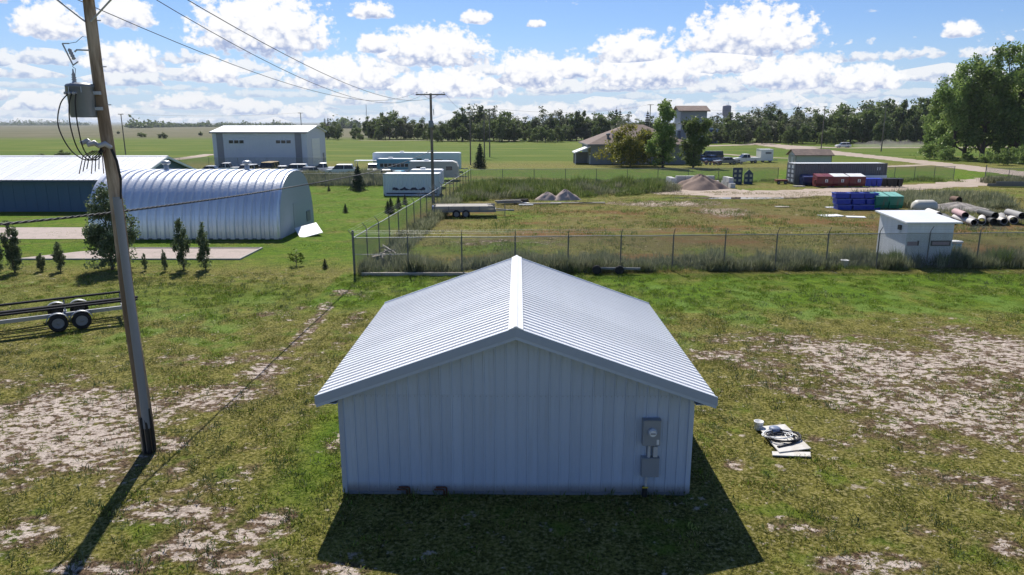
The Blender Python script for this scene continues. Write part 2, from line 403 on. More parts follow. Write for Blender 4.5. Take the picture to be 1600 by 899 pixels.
turf = t.mix(t.m('MULTIPLY', t.ss(nC, .50, .60), .7), turf, (.40, .34, .15))                # straw
turf = t.mix(t.m('MULTIPLY', t.ss(nC, .49, .40), .85), turf, (.020, .021, .006))
greenl = t.mix(t.ss(nB, .3, .7), (.060, .125, .008), (.140, .220, .014))
greenl = t.mix(t.m('MULTIPLY', t.ss(nC, .49, .40), .75), greenl, (.020, .045, .004))
c = t.mix(t.m('MAXIMUM', t.m('MULTIPLY', sp.outputs[1], t.ss(nA, .25, .55)), t.m('MULTIPLY', t.ss(gn(.8, 4.0, .6, 12.), .54, .66), .6)), turf, greenl)
c = t.mix(t.m('MULTIPLY', sp2.outputs[1], .75), c, t.mix(t.ss(nC, .35, .65), (.07, .15, .018), (.20, .29, .06)))  # leafy clumps
dryc = t.mix(t.ss(nB, .35, .65), (.12, .090, .030), (.155, .135, .045))
c = t.mix(t.m('MULTIPLY', sp.outputs[2], .8), c, dryc)
c = t.mix(t.m('MULTIPLY', sp2.outputs[0], t.m('MULTIPLY', t.ss(nB, .3, .6), .8)), c, t.mix(t.ss(nC, .4, .6), (.13, .050, .020), (.20, .085, .035)))
c = t.mix(t.m('MULTIPLY', t.ss(sp.outputs[0], .1, .6), t.ss(nB, .38, .55)), c, t.mix(t.ss(nC, .42, .58), (.055, .036, .022), (.20, .135, .085)))   # dry litter between the bare spots
sand = t.mix(t.ss(nC, .35, .6), (.42, .335, .275), (.66, .565, .49))
sand = t.mix(t.m('MULTIPLY', t.ss(nB, .5, .7), .5), sand, (.22, .165, .12))
nS = t.node('ShaderNodeTexNoise', {'Vector': t.node('ShaderNodeMapping', {'Vector': pos, 'Scale': (.7, 1, 1)}).outputs[0], 'Scale': 4.6, 'Detail': 6.0, 'Roughness': .74}).outputs[0]
sandf = t.ss(t.m('ADD', t.m('MULTIPLY', sp.outputs[0], .66), t.m('MULTIPLY', t.m('SUBTRACT', nS, .5), 4.2)), .52, .74)
sandf = t.m('MULTIPLY', sandf, t.ss(sp.outputs[0], .05, .25))
sandf = t.m('MAXIMUM', sandf, t.m('MULTIPLY', t.ss(gn(3.1, 5.0, .7, 3.), .60, .68), t.m('MULTIPLY', t.ss(sp.outputs[1], .5, .0), .75)))
c = t.mix(sandf, c, sand)
# mown field and rough pasture in the distance
pxyz = t.node('ShaderNodeSeparateXYZ', {0: pos}).outputs
far = t.ss(pxyz[1], 135.0, 160.0)
fieldc = t.mix(t.ss(nD, .35, .65), (.095, .140, .016), (.140, .165, .028))
strip = t.node('ShaderNodeTexNoise', {'Vector': t.node('ShaderNodeMapping', {'Vector': pos, 'Scale': (.006, .11, 1)}).outputs[0], 'Scale': 1.0, 'Detail': 3.0}).outputs[0]
fieldc = t.mix(t.m('MULTIPLY', t.ss(strip, .42, .62), .7), fieldc, (.065, .115, .012))
past = t.mix(t.ss(gn(.02, 5.0, .7, 9.), .4, .6), (.115, .115, .06), (.16, .145, .085))
fieldc = t.mix(t.ss(pxyz[1], 330.0, 460.0), fieldc, past)
c = t.mix(far, c, fieldc)
bs = t.node('ShaderNodeBsdfPrincipled', {'Base Color': c, 'Roughness': .95, 'Specular IOR Level': .1})
bp = t.node('ShaderNodeBump', {'Height': t.m('ADD', nC, t.m('MULTIPLY', nB, .7)), 'Strength': 1.0, 'Distance': .09}); t.l.new(bp.outputs[0], bs.inputs['Normal'])
t.node('ShaderNodeOutputMaterial', {'Surface': bs.outputs[0]})
one = np.ones(nx * ny)
me = np_mesh('ground', np.stack([GX.ravel(), GY.ravel(), GZ.ravel()], 1), F, gm,
             {'cover': np.stack([bare.ravel(), lush.ravel(), dry.ravel(), one], 1), 'cover2': np.stack([red.ravel(), clump.ravel(), 0 * one, one], 1)}, smooth=True)
tag(link('ground', me), 'patchy lawn, sandy soil, yard and fields', None, None, 'structure')

# gravel drives: sheets with ragged edges
gravel = material('gravel', (.42, .345, .285), .95, 0, .22, .6, (.33, .27, .215), .6, 30, .1)
def ribbon(name, pts, wds, z=.012, mat=None, jit=.18, step=1.2):
    P = []; W = []
    for i in range(len(pts) - 1):
        a, b = Vector(pts[i]), Vector(pts[i + 1]); n = max(1, int((b - a).length / step))
        for k in range(n): P.append(a.lerp(b, k / n)); W.append(wds[i] + (wds[i + 1] - wds[i]) * k / n)
    P.append(Vector(pts[-1])); W.append(wds[-1])
    for _ in range(6): P = [P[0]] + [(P[i - 1] + P[i] * 2 + P[i + 1]) / 4 for i in range(1, len(P) - 1)] + [P[-1]]
    v = []; f = []
    for i, p in enumerate(P):
        d = (P[min(i + 1, len(P) - 1)] - P[max(i - 1, 0)]).normalized(); nrm = Vector((-d.y, d.x))
        for s_ in (-1, -.5, 0, .5, 1):
            q = p + nrm * s_ * (W[i] + (rng.uniform(-jit, jit) * W[i] if abs(s_) == 1 else 0)); v.append((q.x, q.y, z))
        if i: f += [((i - 1) * 5 + k, (i - 1) * 5 + k + 1, i * 5 + k + 1, i * 5 + k) for k in range(4)]
    m = MB(); m.add(v, f); o = m.build(name, mat or gravel); tag(o, None, None, None, 'structure'); return o
ribbon('gravel_road', [GA(1180, 224), GA(1235, 230), GA(1300, 239), GA(1390, 248), GA(1480, 258), GA(1560, 268), GA(1640, 276), GA(1760, 284)], [5, 6, 5, 3.6, 3.4, 3.6, 4, 4], .016)
ribbon('gravel_road', [GA(1085, 229), GA(1180, 226), GA(1260, 229.5), GA(1317, 231.5), GA(1450, 231), GA(1700, 229)], [3.5, 4, 4, 3.5, 3.5, 3.5], .022)
ribbon('gravel_track', [GA(1105, 239.5), GA(1150, 242.5), GA(1200, 246.5), GA(1245, 248)], [1.6, 1.5, 1.3, 1.0], .012)
ribbon('gravel_track', [GA(1330, 262), GA(1400, 260), GA(1465, 257)], [1.4, 1.6, 1.4], .012)
ribbon('gravel_road', [GA(955, 296), GA(1060, 299), GA(1180, 304), GA(1300, 300), GA(1400, 294), GA(1480, 290), GA(1535, 285), GA(1580, 281), GA(1640, 280)],
       [1.4, 5.2, 4.6, 3.6, 2.6, 2.6, 3.4, 4.5, 5], .012, jit=.22)
ribbon('gravel_track', [GA(265, 250), GA(300, 246), GA(330, 241)], [2.2, 2.0, 1.8], .012)
ribbon('gravel_road', [GA(560, 219.5), GA(800, 220), GA(1000, 220.5), GA(1180, 219)], [2.5, 2.5, 2.5, 2.5], .02)
# puddle on the drive
pm = bpy.data.materials.new('puddle_water'); pm.use_nodes = True
pb = pm.node_tree.nodes['Principled BSDF']; pb.inputs['Base Color'].default_value = (.12, .09, .07, 1); pb.inputs['Roughness'].default_value = .04
m = MB(); cx, cy = GA(1160, 310); n = 40
m.add([(cx + math.cos(a) * 7.5 * (1 + .25 * math.sin(3 * a) + rng.uniform(-.1, .1)), cy + math.sin(a) * .95 * (1 + rng.uniform(-.25, .25)), .02) for a in [2 * math.pi * i / n for i in range(n)]], [tuple(range(n))])
tag(m.build('puddle', pm), None, None, None, 'structure')
# gravel pads with timber edging by the young shrubs
pad = material('pink_gravel', (.43, .36, .325), .95, 0, .35, 1.2, (.33, .285, .25), .9, 26, .1)
edge_m = material('edging_timber', (.36, .34, .31), .85, 0, .2, 3)
def pad_sheet(poly, z):
    o = MB().add([(x, y, z) for x, y in poly], [tuple(range(len(poly)))]).build('gravel_bed', pad); tag(o, None, None, None, 'structure')
pad_sheet([(-29.5, 41.06), (-16, 41.06), (-16, 44.8), (-24.9, 44.8), (-27.0, 43.6)], .035)
pad_sheet([(-45, 48.6), (-25.6, 48.6), (-25.6, 54.2), (-45, 54.2)], .03)
bed = thing('bed_edging', 'thin timber edging around the pink gravel bed in front of the arched hut', 'edging', (-16, 41, 0))
for (x0, x1, y0, y1) in [(-13.5, .06, -.04, .06), (-8.9, .06, 3.76, 3.86)]: MB().bx(x0, x1, y0, y1, 0, .09).build('board', edge_m, bed)
MB().bx(-.04, .06, .063, 3.757, 0, .09).build('board', edge_m, bed)
# far low hills on the horizon
hm = material('far_hills', (.10, .12, .085), .95, 0, .2, .002)
m = MB(); n = 80
for i in range(n + 1):
    x = -9000 + 18000 * i / n; hgt = 9 + 16 * float(fnoise(np.array([x]), np.array([3.]), 1600, 3)[0])
    m.v += [(x, 8200, -1), (x, 8600, hgt), (x, 9400, hgt * .9)]
for i in range(n):
    for k in range(2): m.f.append((i * 3 + k, i * 3 + 3 + k, i * 3 + 4 + k, i * 3 + 1 + k)); m.sm.append(True); m.mi.append(0)
tag(m.build('hills', hm), None, None, None, 'structure')

# ================================================================== the metal shed in front
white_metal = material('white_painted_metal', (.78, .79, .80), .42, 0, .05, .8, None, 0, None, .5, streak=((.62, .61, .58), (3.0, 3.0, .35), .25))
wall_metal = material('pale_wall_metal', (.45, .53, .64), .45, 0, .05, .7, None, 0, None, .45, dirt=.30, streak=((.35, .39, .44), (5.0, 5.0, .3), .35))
trim_metal = material('grey_trim_metal', (.36, .42, .51), .45, 0, .06, 1.0)
dark_gap = material('dark_metal_underside', (.20, .21, .23), .6, 0, .1, 2)
SHW, SHD, SLOPE, RIDGE, HALF = 3.66, 7.0, .356, 3.82, 4.06
shed = thing('metal_shed', 'white metal-clad shed with ribbed gable roof standing in the patchy lawn', 'shed', (.08, 13.98, 0), R(-.5))
def roof_z(x): return RIDGE - abs(x) * SLOPE
NP = 32; PW = 2 * SHW / NP
def wall_strip(x0, x1, z0, ztop, yf, rib=.022):
    """one strip of ribbed siding: flat pan with a raised rib along its left edge and a faint stiffener"""
    m = MB(); w_ = x1 - x0
    prof = [(0, -.0), (.008, -rib), (.030, -rib), (.040, 0), (w_ * .56, 0), (w_ * .58, -.004), (w_ * .62, -.004), (w_ * .64, 0), (w_ - .001, 0)]
    v = []
    for (u, y) in prof: v += [(x0 + u, yf + y, z0), (x0 + u, yf + y, ztop(x0 + u))]
    m.add(v, [(2 * i, 2 * i + 2, 2 * i + 3, 2 * i + 1) for i in range(len(prof) - 1)])
    return m
for i in range(NP):
    x0 = -SHW + i * PW
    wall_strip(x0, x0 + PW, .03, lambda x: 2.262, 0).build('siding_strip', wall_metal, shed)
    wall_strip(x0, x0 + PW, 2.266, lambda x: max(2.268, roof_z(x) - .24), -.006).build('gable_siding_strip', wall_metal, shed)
core = MB(); core.prism([(-SHW + .02, .0), (SHW - .02, .0), (SHW - .02, 2.30), (0, roof_z(0) - .22), (-SHW + .02, 2.30)], .03, SHD - .03).build('inner_wall', dark_gap, shed)
for sx in (-1, 1):                                       # side walls, ribbed like the front
    m = MB(); n = 32; q = SHD / n
    for k in range(n):
        y0 = k * q
        pr = [(0, 0), (.01, .022), (.03, .022), (.04, 0), (q - .001, 0)]
        v = []
        for (u, o) in pr: v += [(sx * (SHW + o), y0 + u, .03), (sx * (SHW + o), y0 + u, 2.32)]
        m.add(v, [((2 * j, 2 * j + 2, 2 * j + 3, 2 * j + 1) if sx > 0 else (2 * j + 1, 2 * j + 3, 2 * j + 2, 2 * j)) for j in range(len(pr) - 1)])
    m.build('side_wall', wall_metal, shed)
    MB().bx(sx * (SHW + .028) - .05, sx * (SHW + .028) + .05, -.035, .07, .02, 2.33).build('corner_trim', trim_metal if sx < 0 else wall_metal, shed)
    MB().bx(sx * (SHW + .028) - .05, sx * (SHW + .028) + .05, SHD - .07, SHD + .035, .02, 2.33).build('corner_trim', wall_metal, shed)
MB().prism([(-SHW, .03), (SHW, .03), (SHW, 2.3), (0, roof_z(0) - .2), (-SHW, 2.3)], SHD - .02, SHD + .005).build('back_wall', wall_metal, shed)
fr = MB()
for i in range(NP):
    for dx in (.07, .17):
        x = -SHW + i * PW + dx; fr.cyl((x, -.003, 2.235), (x, -.009, 2.235), .008, n=6); fr.cyl((x, -.003, .16), (x, -.009, .16), .008, n=6)
tag(fr.build('fastener_row', dark_gap, shed), None, None, None, 'stuff')
MB().bx(-SHW - .03, SHW + .03, -.03, SHD + .03, -.05, .045).build('base_sill', dark_gap, shed)
# roof: deck, ribbed sheets, trims
RF, RB = -.36, SHD + .42
for sx in (-1, 1):
    ux, uz = math.cos(math.atan(SLOPE)), -math.sin(math.atan(SLOPE))
    m = MB(); m.prism([(0, RIDGE - .03), (sx * HALF, roof_z(HALF) - .03), (sx * HALF, roof_z(HALF) - .14), (0, RIDGE - .14)] if sx > 0 else
                      [(0, RIDGE - .14), (sx * HALF, roof_z(HALF) - .14), (sx * HALF, roof_z(HALF) - .03), (0, RIDGE - .03)], RF + .02, RB - .02)
    m.build('roof_deck', trim_metal, shed)
    NSH = 9; SW = (RB - RF) / NSH
    mesh_ = None
    for k in range(NSH):
        if mesh_ is None:
            m = MB(); v = []; pr = []; q = SW / 4
            for j in range(4): pr += [(j * q, 0), (j * q + .012, .026), (j * q + .040, .026), (j * q + .054, 0), (j * q + q * .5, .0), (j * q + q * .53, .006), (j * q + q * .62, .006), (j * q + q * .65, 0)]
            pr.append((SW - .001, 0))
            for (u, hgt) in pr:
                v += [(sx * .03, u, RIDGE - .012 + hgt - .03 * SLOPE), (sx * (HALF + .03), u, roof_z(HALF + .03) - .012 + hgt)]
            m.add(v, [((2 * j, 2 * j + 1, 2 * j + 3, 2 * j + 2) if sx > 0 else (2 * j, 2 * j + 2, 2 * j + 3, 2 * j + 1)) for j in range(len(pr) - 1)])
            mesh_ = m.mesh('roof_sheet', white_metal)
        link('roof_sheet', mesh_, shed, (0, RF + k * SW, 0))
    # rake trim on the front and back gables, eave trim along the sides
    for (y0, y1) in ((RF - .03, RF + .015), (RB - .015, RB + .03)):
        a = [(0, RIDGE + .02), (sx * (HALF + .05), roof_z(HALF + .05) + .02), (sx * (HALF + .05), roof_z(HALF + .05) - .165), (0, RIDGE - .165)]
        MB().prism(a if sx < 0 else a[::-1], y0, y1).build('rake_trim', trim_metal, shed)
        a = [(0, RIDGE - .168), (sx * (HALF + .03), roof_z(HALF + .03) - .168), (sx * (HALF + .03), roof_z(HALF + .03) - .235), (0, RIDGE - .235)]
        MB().prism(a if sx < 0 else a[::-1], y0 + .012, y1 + .05).build('lower_rake_lip', wall_metal, shed)  # paler metal colour on the lip stands in for light bounced off the ground
    x0, x1 = sorted((sx * (HALF + .012), sx * (HALF + .045)))
    MB().bx(x0, x1, RF + .016, RB - .016, roof_z(HALF) - .2, roof_z(HALF) - .03).build('eave_trim', trim_metal, shed)
    x0, x1 = sorted((sx * (SHW + .03), sx * (HALF + .01)))
    MB().bx(x0, x1, RF + .05, RB - .05, roof_z(HALF) - .20, roof_z(HALF) - .185).build('soffit', wall_metal, shed)
m = MB(); m.prism([(-.15, RIDGE - .15 * SLOPE + .020), (-.15, RIDGE - .15 * SLOPE + .036), (-.045, RIDGE + .030), (-.02, RIDGE + .052), (.02, RIDGE + .052), (.045, RIDGE + .030), (.15, RIDGE - .15 * SLOPE + .036), (.15, RIDGE - .15 * SLOPE + .020), (0, RIDGE + .018)][::-1], RF - .035, RB + .035)
m.build('ridge_cap', white_metal, shed)
# electric meter, conduit and disconnect box on the front wall
box_grey = material('grey_enamel_box', (.27, .29, .31), .5, 0, .08, 3)
pvc = material('grey_pvc_pipe', (.52, .53, .53), .5, 0, .1, 4)
YW = 13.94
def wp(px, py): return x_at(px, py, YW) - .08, height_at(px, py, YW)
xa, zt = wp(1004, 654); xb, zb = wp(1029, 692)
mtr = MB().bx(xa, xb, -.17, -.024, zb, zt).build('meter_box', box_grey, shed)
MB().bx(xa - .008, xb + .008, -.18, -.024, zt + .001, zt + .02).build('lid', box_grey, mtr)
glass = material('meter_glass', (.80, .82, .82), .12, 0, .05, 8)
MB().lathe([(.10, 0), (.10, .03), (.085, .07), (.055, .085)], 18, ((xa + xb) / 2 + .02, 0, 0), 'Y')
m = MB(); cxm, czm = (xa + xb) / 2 + .01, zb + (zt - zb) * .56
m.cyl((cxm, -.172, czm), (cxm, -.20, czm), .098, n=20); mr = m.build('meter_ring', trim_metal, mtr)
MB().cyl((cxm, -.201, czm), (cxm, -.26, czm), .078, .066, n=20).build('meter_dial', glass, mtr)
MB().bx(cxm - .05, cxm + .05, -.266, -.262, czm - .012, czm + .014).build('meter_display', dark_gap, mtr)
MB().bx(xb - .075, xb - .022, -.175, -.171, zb + .03, zb + .14).build('notice_sticker', white_metal, mtr)
xc, zc = wp(1010, 692); xd, zd = wp(1016, 713)
MB().cyl(((xc + xd) / 2, -.09, zd - .01), ((xc + xd) / 2, -.09, zb), .034, n=12).build('conduit', pvc, shed)
MB().bx(xd + .035, xd + .125, -.15, -.024, zd + .04, zb - .03).build('junction_box', pvc, shed)
xe, ze = wp(1002, 713); xf, zf = wp(1027, 741)
bx_ = MB().bx(xe, xf, -.15, -.024, zf, ze).build('disconnect_box', box_grey, shed)
MB().bx(xe - .006, xf + .006, -.16, -.024, ze + .001, ze + .018).build('lid', box_grey, bx_)
xg = (xe + xf) / 2 - .07
MB().cyl((xg, -.08, .14), (xg, -.08, zf), .028, n=12).build('conduit', pvc, shed)
MB().cyl((xg - .02, -.09, -.03), (xg - .02, -.09, .22), .055, n=12).build('conduit_sleeve', material('black_pipe', (.025, .025, .027), .5, 0, .1, 4), shed)
MB().tube([(xg - .07, -.12, .215), (xg - .02, -.15, .235), (xg + .04, -.12, .215)], .018, 6).build('warning_tape', material('yellow_tape', (.70, .52, .06), .5, 0, .1, 4), shed)
# two pairs of bent pipes by the foot of the wall
copper = material('dark_copper_pipe', (.13, .055, .03), .45, .3, .2, 6)
for px in (640, 698):
    xq = x_at(px, 770, YW) - .08
    for k in (0, 1):
        h_ = .17 - .055 * k; L = .23 - .02 * k; xo = xq - .055 * k
        MB().tube([(xo, -.06, -.02), (xo, -.06, h_ - .03), (xo - .01, -.06, h_ - .008), (xo - .03, -.06, h_), (xo - L, -.06, h_)], .019, 8).build('bent_pipe', copper, shed)

# ================================================================== utility poles and lines
pole_wood = material('weathered_pole_wood', (.23, .165, .11), .9, 0, .55, 3.0, (.40, .32, .235), .9, 22, .1, stretch=(1, 1, .12))
far_wood = material('grey_pole_wood', (.19, .165, .14), .9, 0, .25, 2.0, (.26, .23, .2), .3, 15, .1, stretch=(1, 1, .15))
steel = material('galvanised_steel', (.42, .44, .46), .45, .6, .12, 4)
porcelain = material('grey_porcelain', (.42, .42, .43), .3, 0, .1, 4)
black_rubber = material('black_cable', (.02, .02, .022), .55, 0, .1, 5)
tank_grey = material('transformer_grey', (.19, .22, .26), .45, 0, .12, 2.0, streak=((.26, .24, .22), (6, 6, .6), .4))
guard_pvc = material('riser_guard_grey', (.25, .265, .285), .55, 0, .08, 2)
PXx, PYy = -8.92, 16.12
up = thing('utility_pole', 'tall weathered wooden utility pole with grey transformer and crossarm', 'utility pole', (PXx, PYy, 0))
m = MB(); pts = []; rs = []
for k in range(24):
    z = -.3 + 11.35 * k / 23; pts.append((-.105 * max(z, 0) / 10.5 + .012 * math.sin(z * 1.3), .01 * math.cos(z), z)); rs.append(.168 - .058 * k / 23 + rng.uniform(-.003, .003))
m.tube(pts, rs, 20); m.build('pole', pole_wood, up)
ZA = 10.43
arm = MB().bx(-1.68, 1.55, -.2, -.1, ZA - .06, ZA + .06).build('crossarm', pole_wood, up)
def insulator(x, z, par, y=-.15, s=1.0):
    m = MB(); m.lathe([(.012, 0), (.012, .07), (.05, .075), (.055, .10), (.035, .115), (.045, .14), (.03, .165), (.032, .19), (.012, .20)], 10, (x, y, z)); return m.build('insulator', porcelain, par)
for x in (-1.0, 1.5): insulator(x, ZA + .06, up)
insulator(-.1, 11.05, up, 0)
for sx in (-1, 1): MB().tube([(sx * .62 - .08, -.21, ZA - .05), (-.09 + sx * .06, -.14, ZA - .52)], .018, 6).build('arm_brace', steel, up)
for z in (9.95, 9.0, 8.2): MB().tube([(-.2, -.02, z), (.12, -.02, z)], .012, 6).build('bolt', steel, up)
# fuse cutout on its bracket
MB().tube([(-.1, -.1, 9.33), (-.42, -.12, 9.34), (-.47, -.12, 9.30)], .018, 6).build('cutout_bracket', steel, up)
co = MB().lathe([(.02, 0), (.045, .02), (.03, .05), (.045, .08), (.03, .11), (.045, .14), (.03, .17), (.045, .2), (.02, .24)], 10, (0, 0, 0)).build('cutout_insulator', porcelain, up)
co.location = (-.50, -.12, 9.14); co.rotation_euler = (0, R(-20), 0)
m = MB(); m.tube([(-.71, -.12, 9.47), (-.54, -.12, 9.02)], .016, 8); m.tube([(-.71, -.12, 9.47), (-.57, -.12, 9.47)], .014, 6); m.tube([(-.55, -.12, 9.02), (-.42, -.12, 9.1)], .014, 6); m.build('fuse_tube', porcelain, up)
MB().tube([(-.58, -.12, 9.47), (-.42, -.1, 9.50), (-.3, -.05, 9.62), (-.18, 0, 9.60), (-.1, 0, 10.3)], .006, 5).build('jumper_wire', black_rubber, up)
# transformer
tr = MB().lathe([(.25, 0), (.268, .02), (.285, .62), (.30, .63), (.30, .67), (.27, .70), (.12, .735)], 28, (0, 0, 0)).build('transformer', tank_grey, up)
tr.location = (-.44, -.12, 7.93)
for a in (R(200), R(250), R(300)):
    MB().tube([(.29 * math.cos(a), .29 * math.sin(a), .64), (.3 * math.cos(a), .3 * math.sin(a), .52)], .012, 5).build('lid_clamp', steel, tr)
MB().lathe([(.05, 0), (.05, .05), (.03, .07), (.055, .09), (.03, .12), (.05, .14), (.028, .17), (.045, .19), (.02, .24), (.012, .32)], 12, (-.12, 0, .70)).build('bushing', porcelain, tr)
for k in (-1, 0, 1):
    MB().tube([(.09 * k - .05, -.28, .5), (.09 * k - .05, -.37, .5)], .03, 8).build('terminal', porcelain, tr)
MB().bx(.2, .42, -.05, .05, .15, .22).build('mount_bracket', steel, tr); MB().bx(.2, .42, -.05, .05, .48, .55).build('mount_bracket', steel, tr)
MB().tube([(-.56, -.12, 9.0), (-.5, -.12, 8.95), (-.53, -.12, 8.8), (-.56, -.12, 8.94)], .007, 5).build('jumper_wire', black_rubber, up)
# low-voltage leads looping down to the weatherheads
for k, (dx, sw) in enumerate(((-.52, .30), (-.44, .12), (-.35, .05))):
    pts = [(dx, -.47, 8.42), (dx - sw * .6, -.5, 8.2), (dx - sw, -.48, 7.75), (dx - sw * .5, -.42, 7.25), (dx + .12, -.34, 7.02), (-.22 + .05 * k, -.22, 7.12), (-.14, -.16, 7.3)]
    P = [Vector(p) for p in pts]
    sm = []
    for i in range(len(P) - 1):
        p0, p1, p2, p3 = P[max(i - 1, 0)], P[i], P[i + 1], P[min(i + 2, len(P) - 1)]
        for q in range(6):
            u = q / 6; sm.append(.5 * ((2 * p1) + (-p0 + p2) * u + (2 * p0 - 5 * p1 + 4 * p2 - p3) * u * u + (-p0 + 3 * p1 - 3 * p2 + p3) * u ** 3))
    MB().tube(sm + [P[-1]], .013, 6).build('drip_loop_cable', black_rubber, up)
for k, (x, z) in enumerate(((-.36, 7.36), (-.22, 7.32), (.02, 7.30))):
    w1 = MB().tube([(x - .14, -.3, z + .02), (x - .02, -.24, z + .07), (x + .06, -.16, z - .02)], [.05, .06, .045], 10).build('weatherhead', porcelain, up)
for k in range(7):
    x = -.5 + .09 * k; MB().tube([(x * .5 - .05, -.2, 7.22), (x * .8 - .1, -.28, 7.1), (x - .12, -.3, 6.72 + .05 * (k % 3))], .011, 5).build('lead_tail', black_rubber if k % 3 else copper, up)
for k in range(3):
    MB().tube([(.06 + .02 * k, -.15, 7.25), (.15 + .015 * k, -.16, 7.0), (.19 + .012 * k, -.15, 6.6), (.13 + .01 * k, -.14, 6.15)], .014, 6).build('riser_cable', black_rubber, up)
g = MB(); n = 10
prof = [(.095 * math.cos(a), -.07 - .095 * math.sin(a)) for a in [math.pi * i / n for i in range(n + 1)]]
v = []
for zz in (.62, 6.2):
    for (x, y) in prof: v.append((x + .085 - .105 * zz / 10.5 * .6, y - .04, zz))
g.add(v, [(i, i + 1, n + 2 + i, n + 1 + i) for i in range(n)], True); g.build('riser_guard', guard_pvc, up)
MB().tube([(.10, -.16, -.1), (.10, -.16, .72), (.06, -.15, 1.0)], .05, 8).build('ground_conduit', black_rubber, up)
MB().tube([(-.01, -.18, -.1), (-.01, -.18, .9)], .035, 8).build('ground_conduit', black_rubber, up)
MB().tube([(.19, -.1, -.1), (.19, -.1, .55), (.15, -.1, 1.1)], .04, 8).build('ground_conduit', black_rubber, up)

def line_pole(name, label, x, y, h, arm=1.15, r=.15, arms=1, trans=False, loc_rz=0.0, double=False):
    o = thing(name, label, 'utility pole', (x, y, 0), loc_rz)
    MB().tube([(0, 0, -.2), (0, 0, h)], [r, r * .68], 10).build('pole', far_wood, o)
    for k in range(arms):
        z = h - .12 - .9 * k
        MB().bx(-arm, arm, -.17, -.07, z - .06, z + .06).build('crossarm', far_wood, o)
        for sx in (-1, 1):
            MB().tube([(sx * arm * .5, -.18, z - .05), (0, -.13, z - .5)], .015, 5).build('arm_brace', steel, o)
        for x_ in (-arm + .12, -.35, arm - .12): insulator(x_, z + .06, o, -.12)
    if trans:
        MB().lathe([(.22, 0), (.24, .02), (.24, .6), (.2, .68)], 14, (.0, -.38, h - 3.3)).build('transformer', tank_grey, o)
        MB().tube([(.25, -.2, h - 1.5), (.3, -.25, h - 2.1)], .04, 6).build('cutout', porcelain, o)
        MB().bx(-.5, .5, -.16, -.1, h - 5.6, h - 5.54).build('cable_bracket', steel, o)
    return o
FPXx, FPYy = -8.02, 72.5
line_pole('utility_pole', 'dark wooden utility pole with crossarm beside the chain-link side fence', FPXx, FPYy, 10.7, 1.45, .17, 1, True)
def cable(name, label, a, b, sag, r=.012, n=28, cat='power line', group=None, mat=None):
    a, b = Vector(a), Vector(b); pts = []
    for i in range(n + 1):
        u = i / n; p = a.lerp(b, u); p.z -= sag * 4 * u * (1 - u); pts.append(p)
    o = MB().tube(pts, r, 5, False).build(name, mat or black_rubber); return tag(o, label, cat, group)
cable('power_line', 'overhead wire from the left end of the transformer pole crossarm', (PXx - 1.0, PYy - .15, ZA + .25), (FPXx - 1.33, FPYy - .12, 10.82), 1.5, .011)
cable('power_line', 'overhead wire from the top of the transformer pole', (PXx - .1, PYy, 11.25), (FPXx - .35, FPYy - .12, 10.82), 1.9, .011)
cable('power_line', 'overhead wire from the right end of the transformer pole crossarm', (PXx + 1.5, PYy - .15, ZA + .25), (FPXx + 1.33, FPYy - .12, 10.82), 1.5, .011)
# twisted service cable crossing behind the pole
m = MB(); ctrl = [(-12, 9.2), (-2, 7.3), (6, 6.55), (13, 5.98), (16.5, 5.77), (24, 5.44), (32, 5.18), (42.6, 4.9), (56, 4.85), (72.4, 5.15)]
ysm = np.linspace(-12, 72.35, 1300); zsm = np.interp(ysm, [c_[0] for c_ in ctrl], [c_[1] for c_ in ctrl]); ker = np.hanning(161); ker /= ker.sum()
zpad = np.concatenate([np.full(80, zsm[0]) - (np.arange(80)[::-1] + 1) * (zsm[1] - zsm[0]), zsm, np.full(80, zsm[-1]) + (np.arange(80) + 1) * (zsm[-1] - zsm[-2])]); zsm = np.convolve(zpad, ker, 'valid')
for k in range(3):
    ph = 2 * math.pi * k / 3
    pts = [(-9.55 + (y - 6) * .0233 + .016 * math.cos(y * 9 + ph), y, z + .016 * math.sin(y * 9 + ph)) for y, z in zip(ysm, zsm)]
    m.tube(pts, .0135, 5, False)
tag(m.build('service_cable', black_rubber), 'thick twisted black service cable sagging across the lawn behind the pole', 'cable')

# ================================================================== boat trailer at the left
galv = material('galvanised_frame', (.33, .34, .35), .45, .5, .15, 3)
carpet = material('black_bunk_carpet', (.018, .018, .02), .95, 0, .2, 8)
tyre_m = material('tyre_rubber', (.022, .022, .024), .85, 0, .2, 8)
rim_m = material('pale_rim', (.20, .205, .215), .5, .0, .08, 5)
plast = material('white_plastic', (.78, .78, .77), .5, 0, .06, 3)
def wheel(par, x, y, r=.34, wd=.2, side=-1, name='wheel'):
    """tyre with a dished rim; axle along local y"""
    o = MB().lathe([(r * .62, -wd / 2), (r * .93, -wd / 2), (r, -wd * .33), (r, wd * .33), (r * .93, wd / 2), (r * .62, wd / 2)], 20, (0, 0, 0), 'Y', False).build(name, tyre_m, par)
    o.location = (x, y, r)
    rim = MB().lathe([(r * .63, -wd * .36), (r * .60, -wd * .5), (r * .5, -wd * .42), (r * .2, -wd * .3), (r * .16, -wd * .46), (.0, -wd * .46)] if side < 0 else
                     [(.0, wd * .46), (r * .16, wd * .46), (r * .2, wd * .3), (r * .5, wd * .42), (r * .60, wd * .5), (r * .63, wd * .36)], 14, (0, 0, 0), 'Y').build('rim', rim_m, o)
    return o
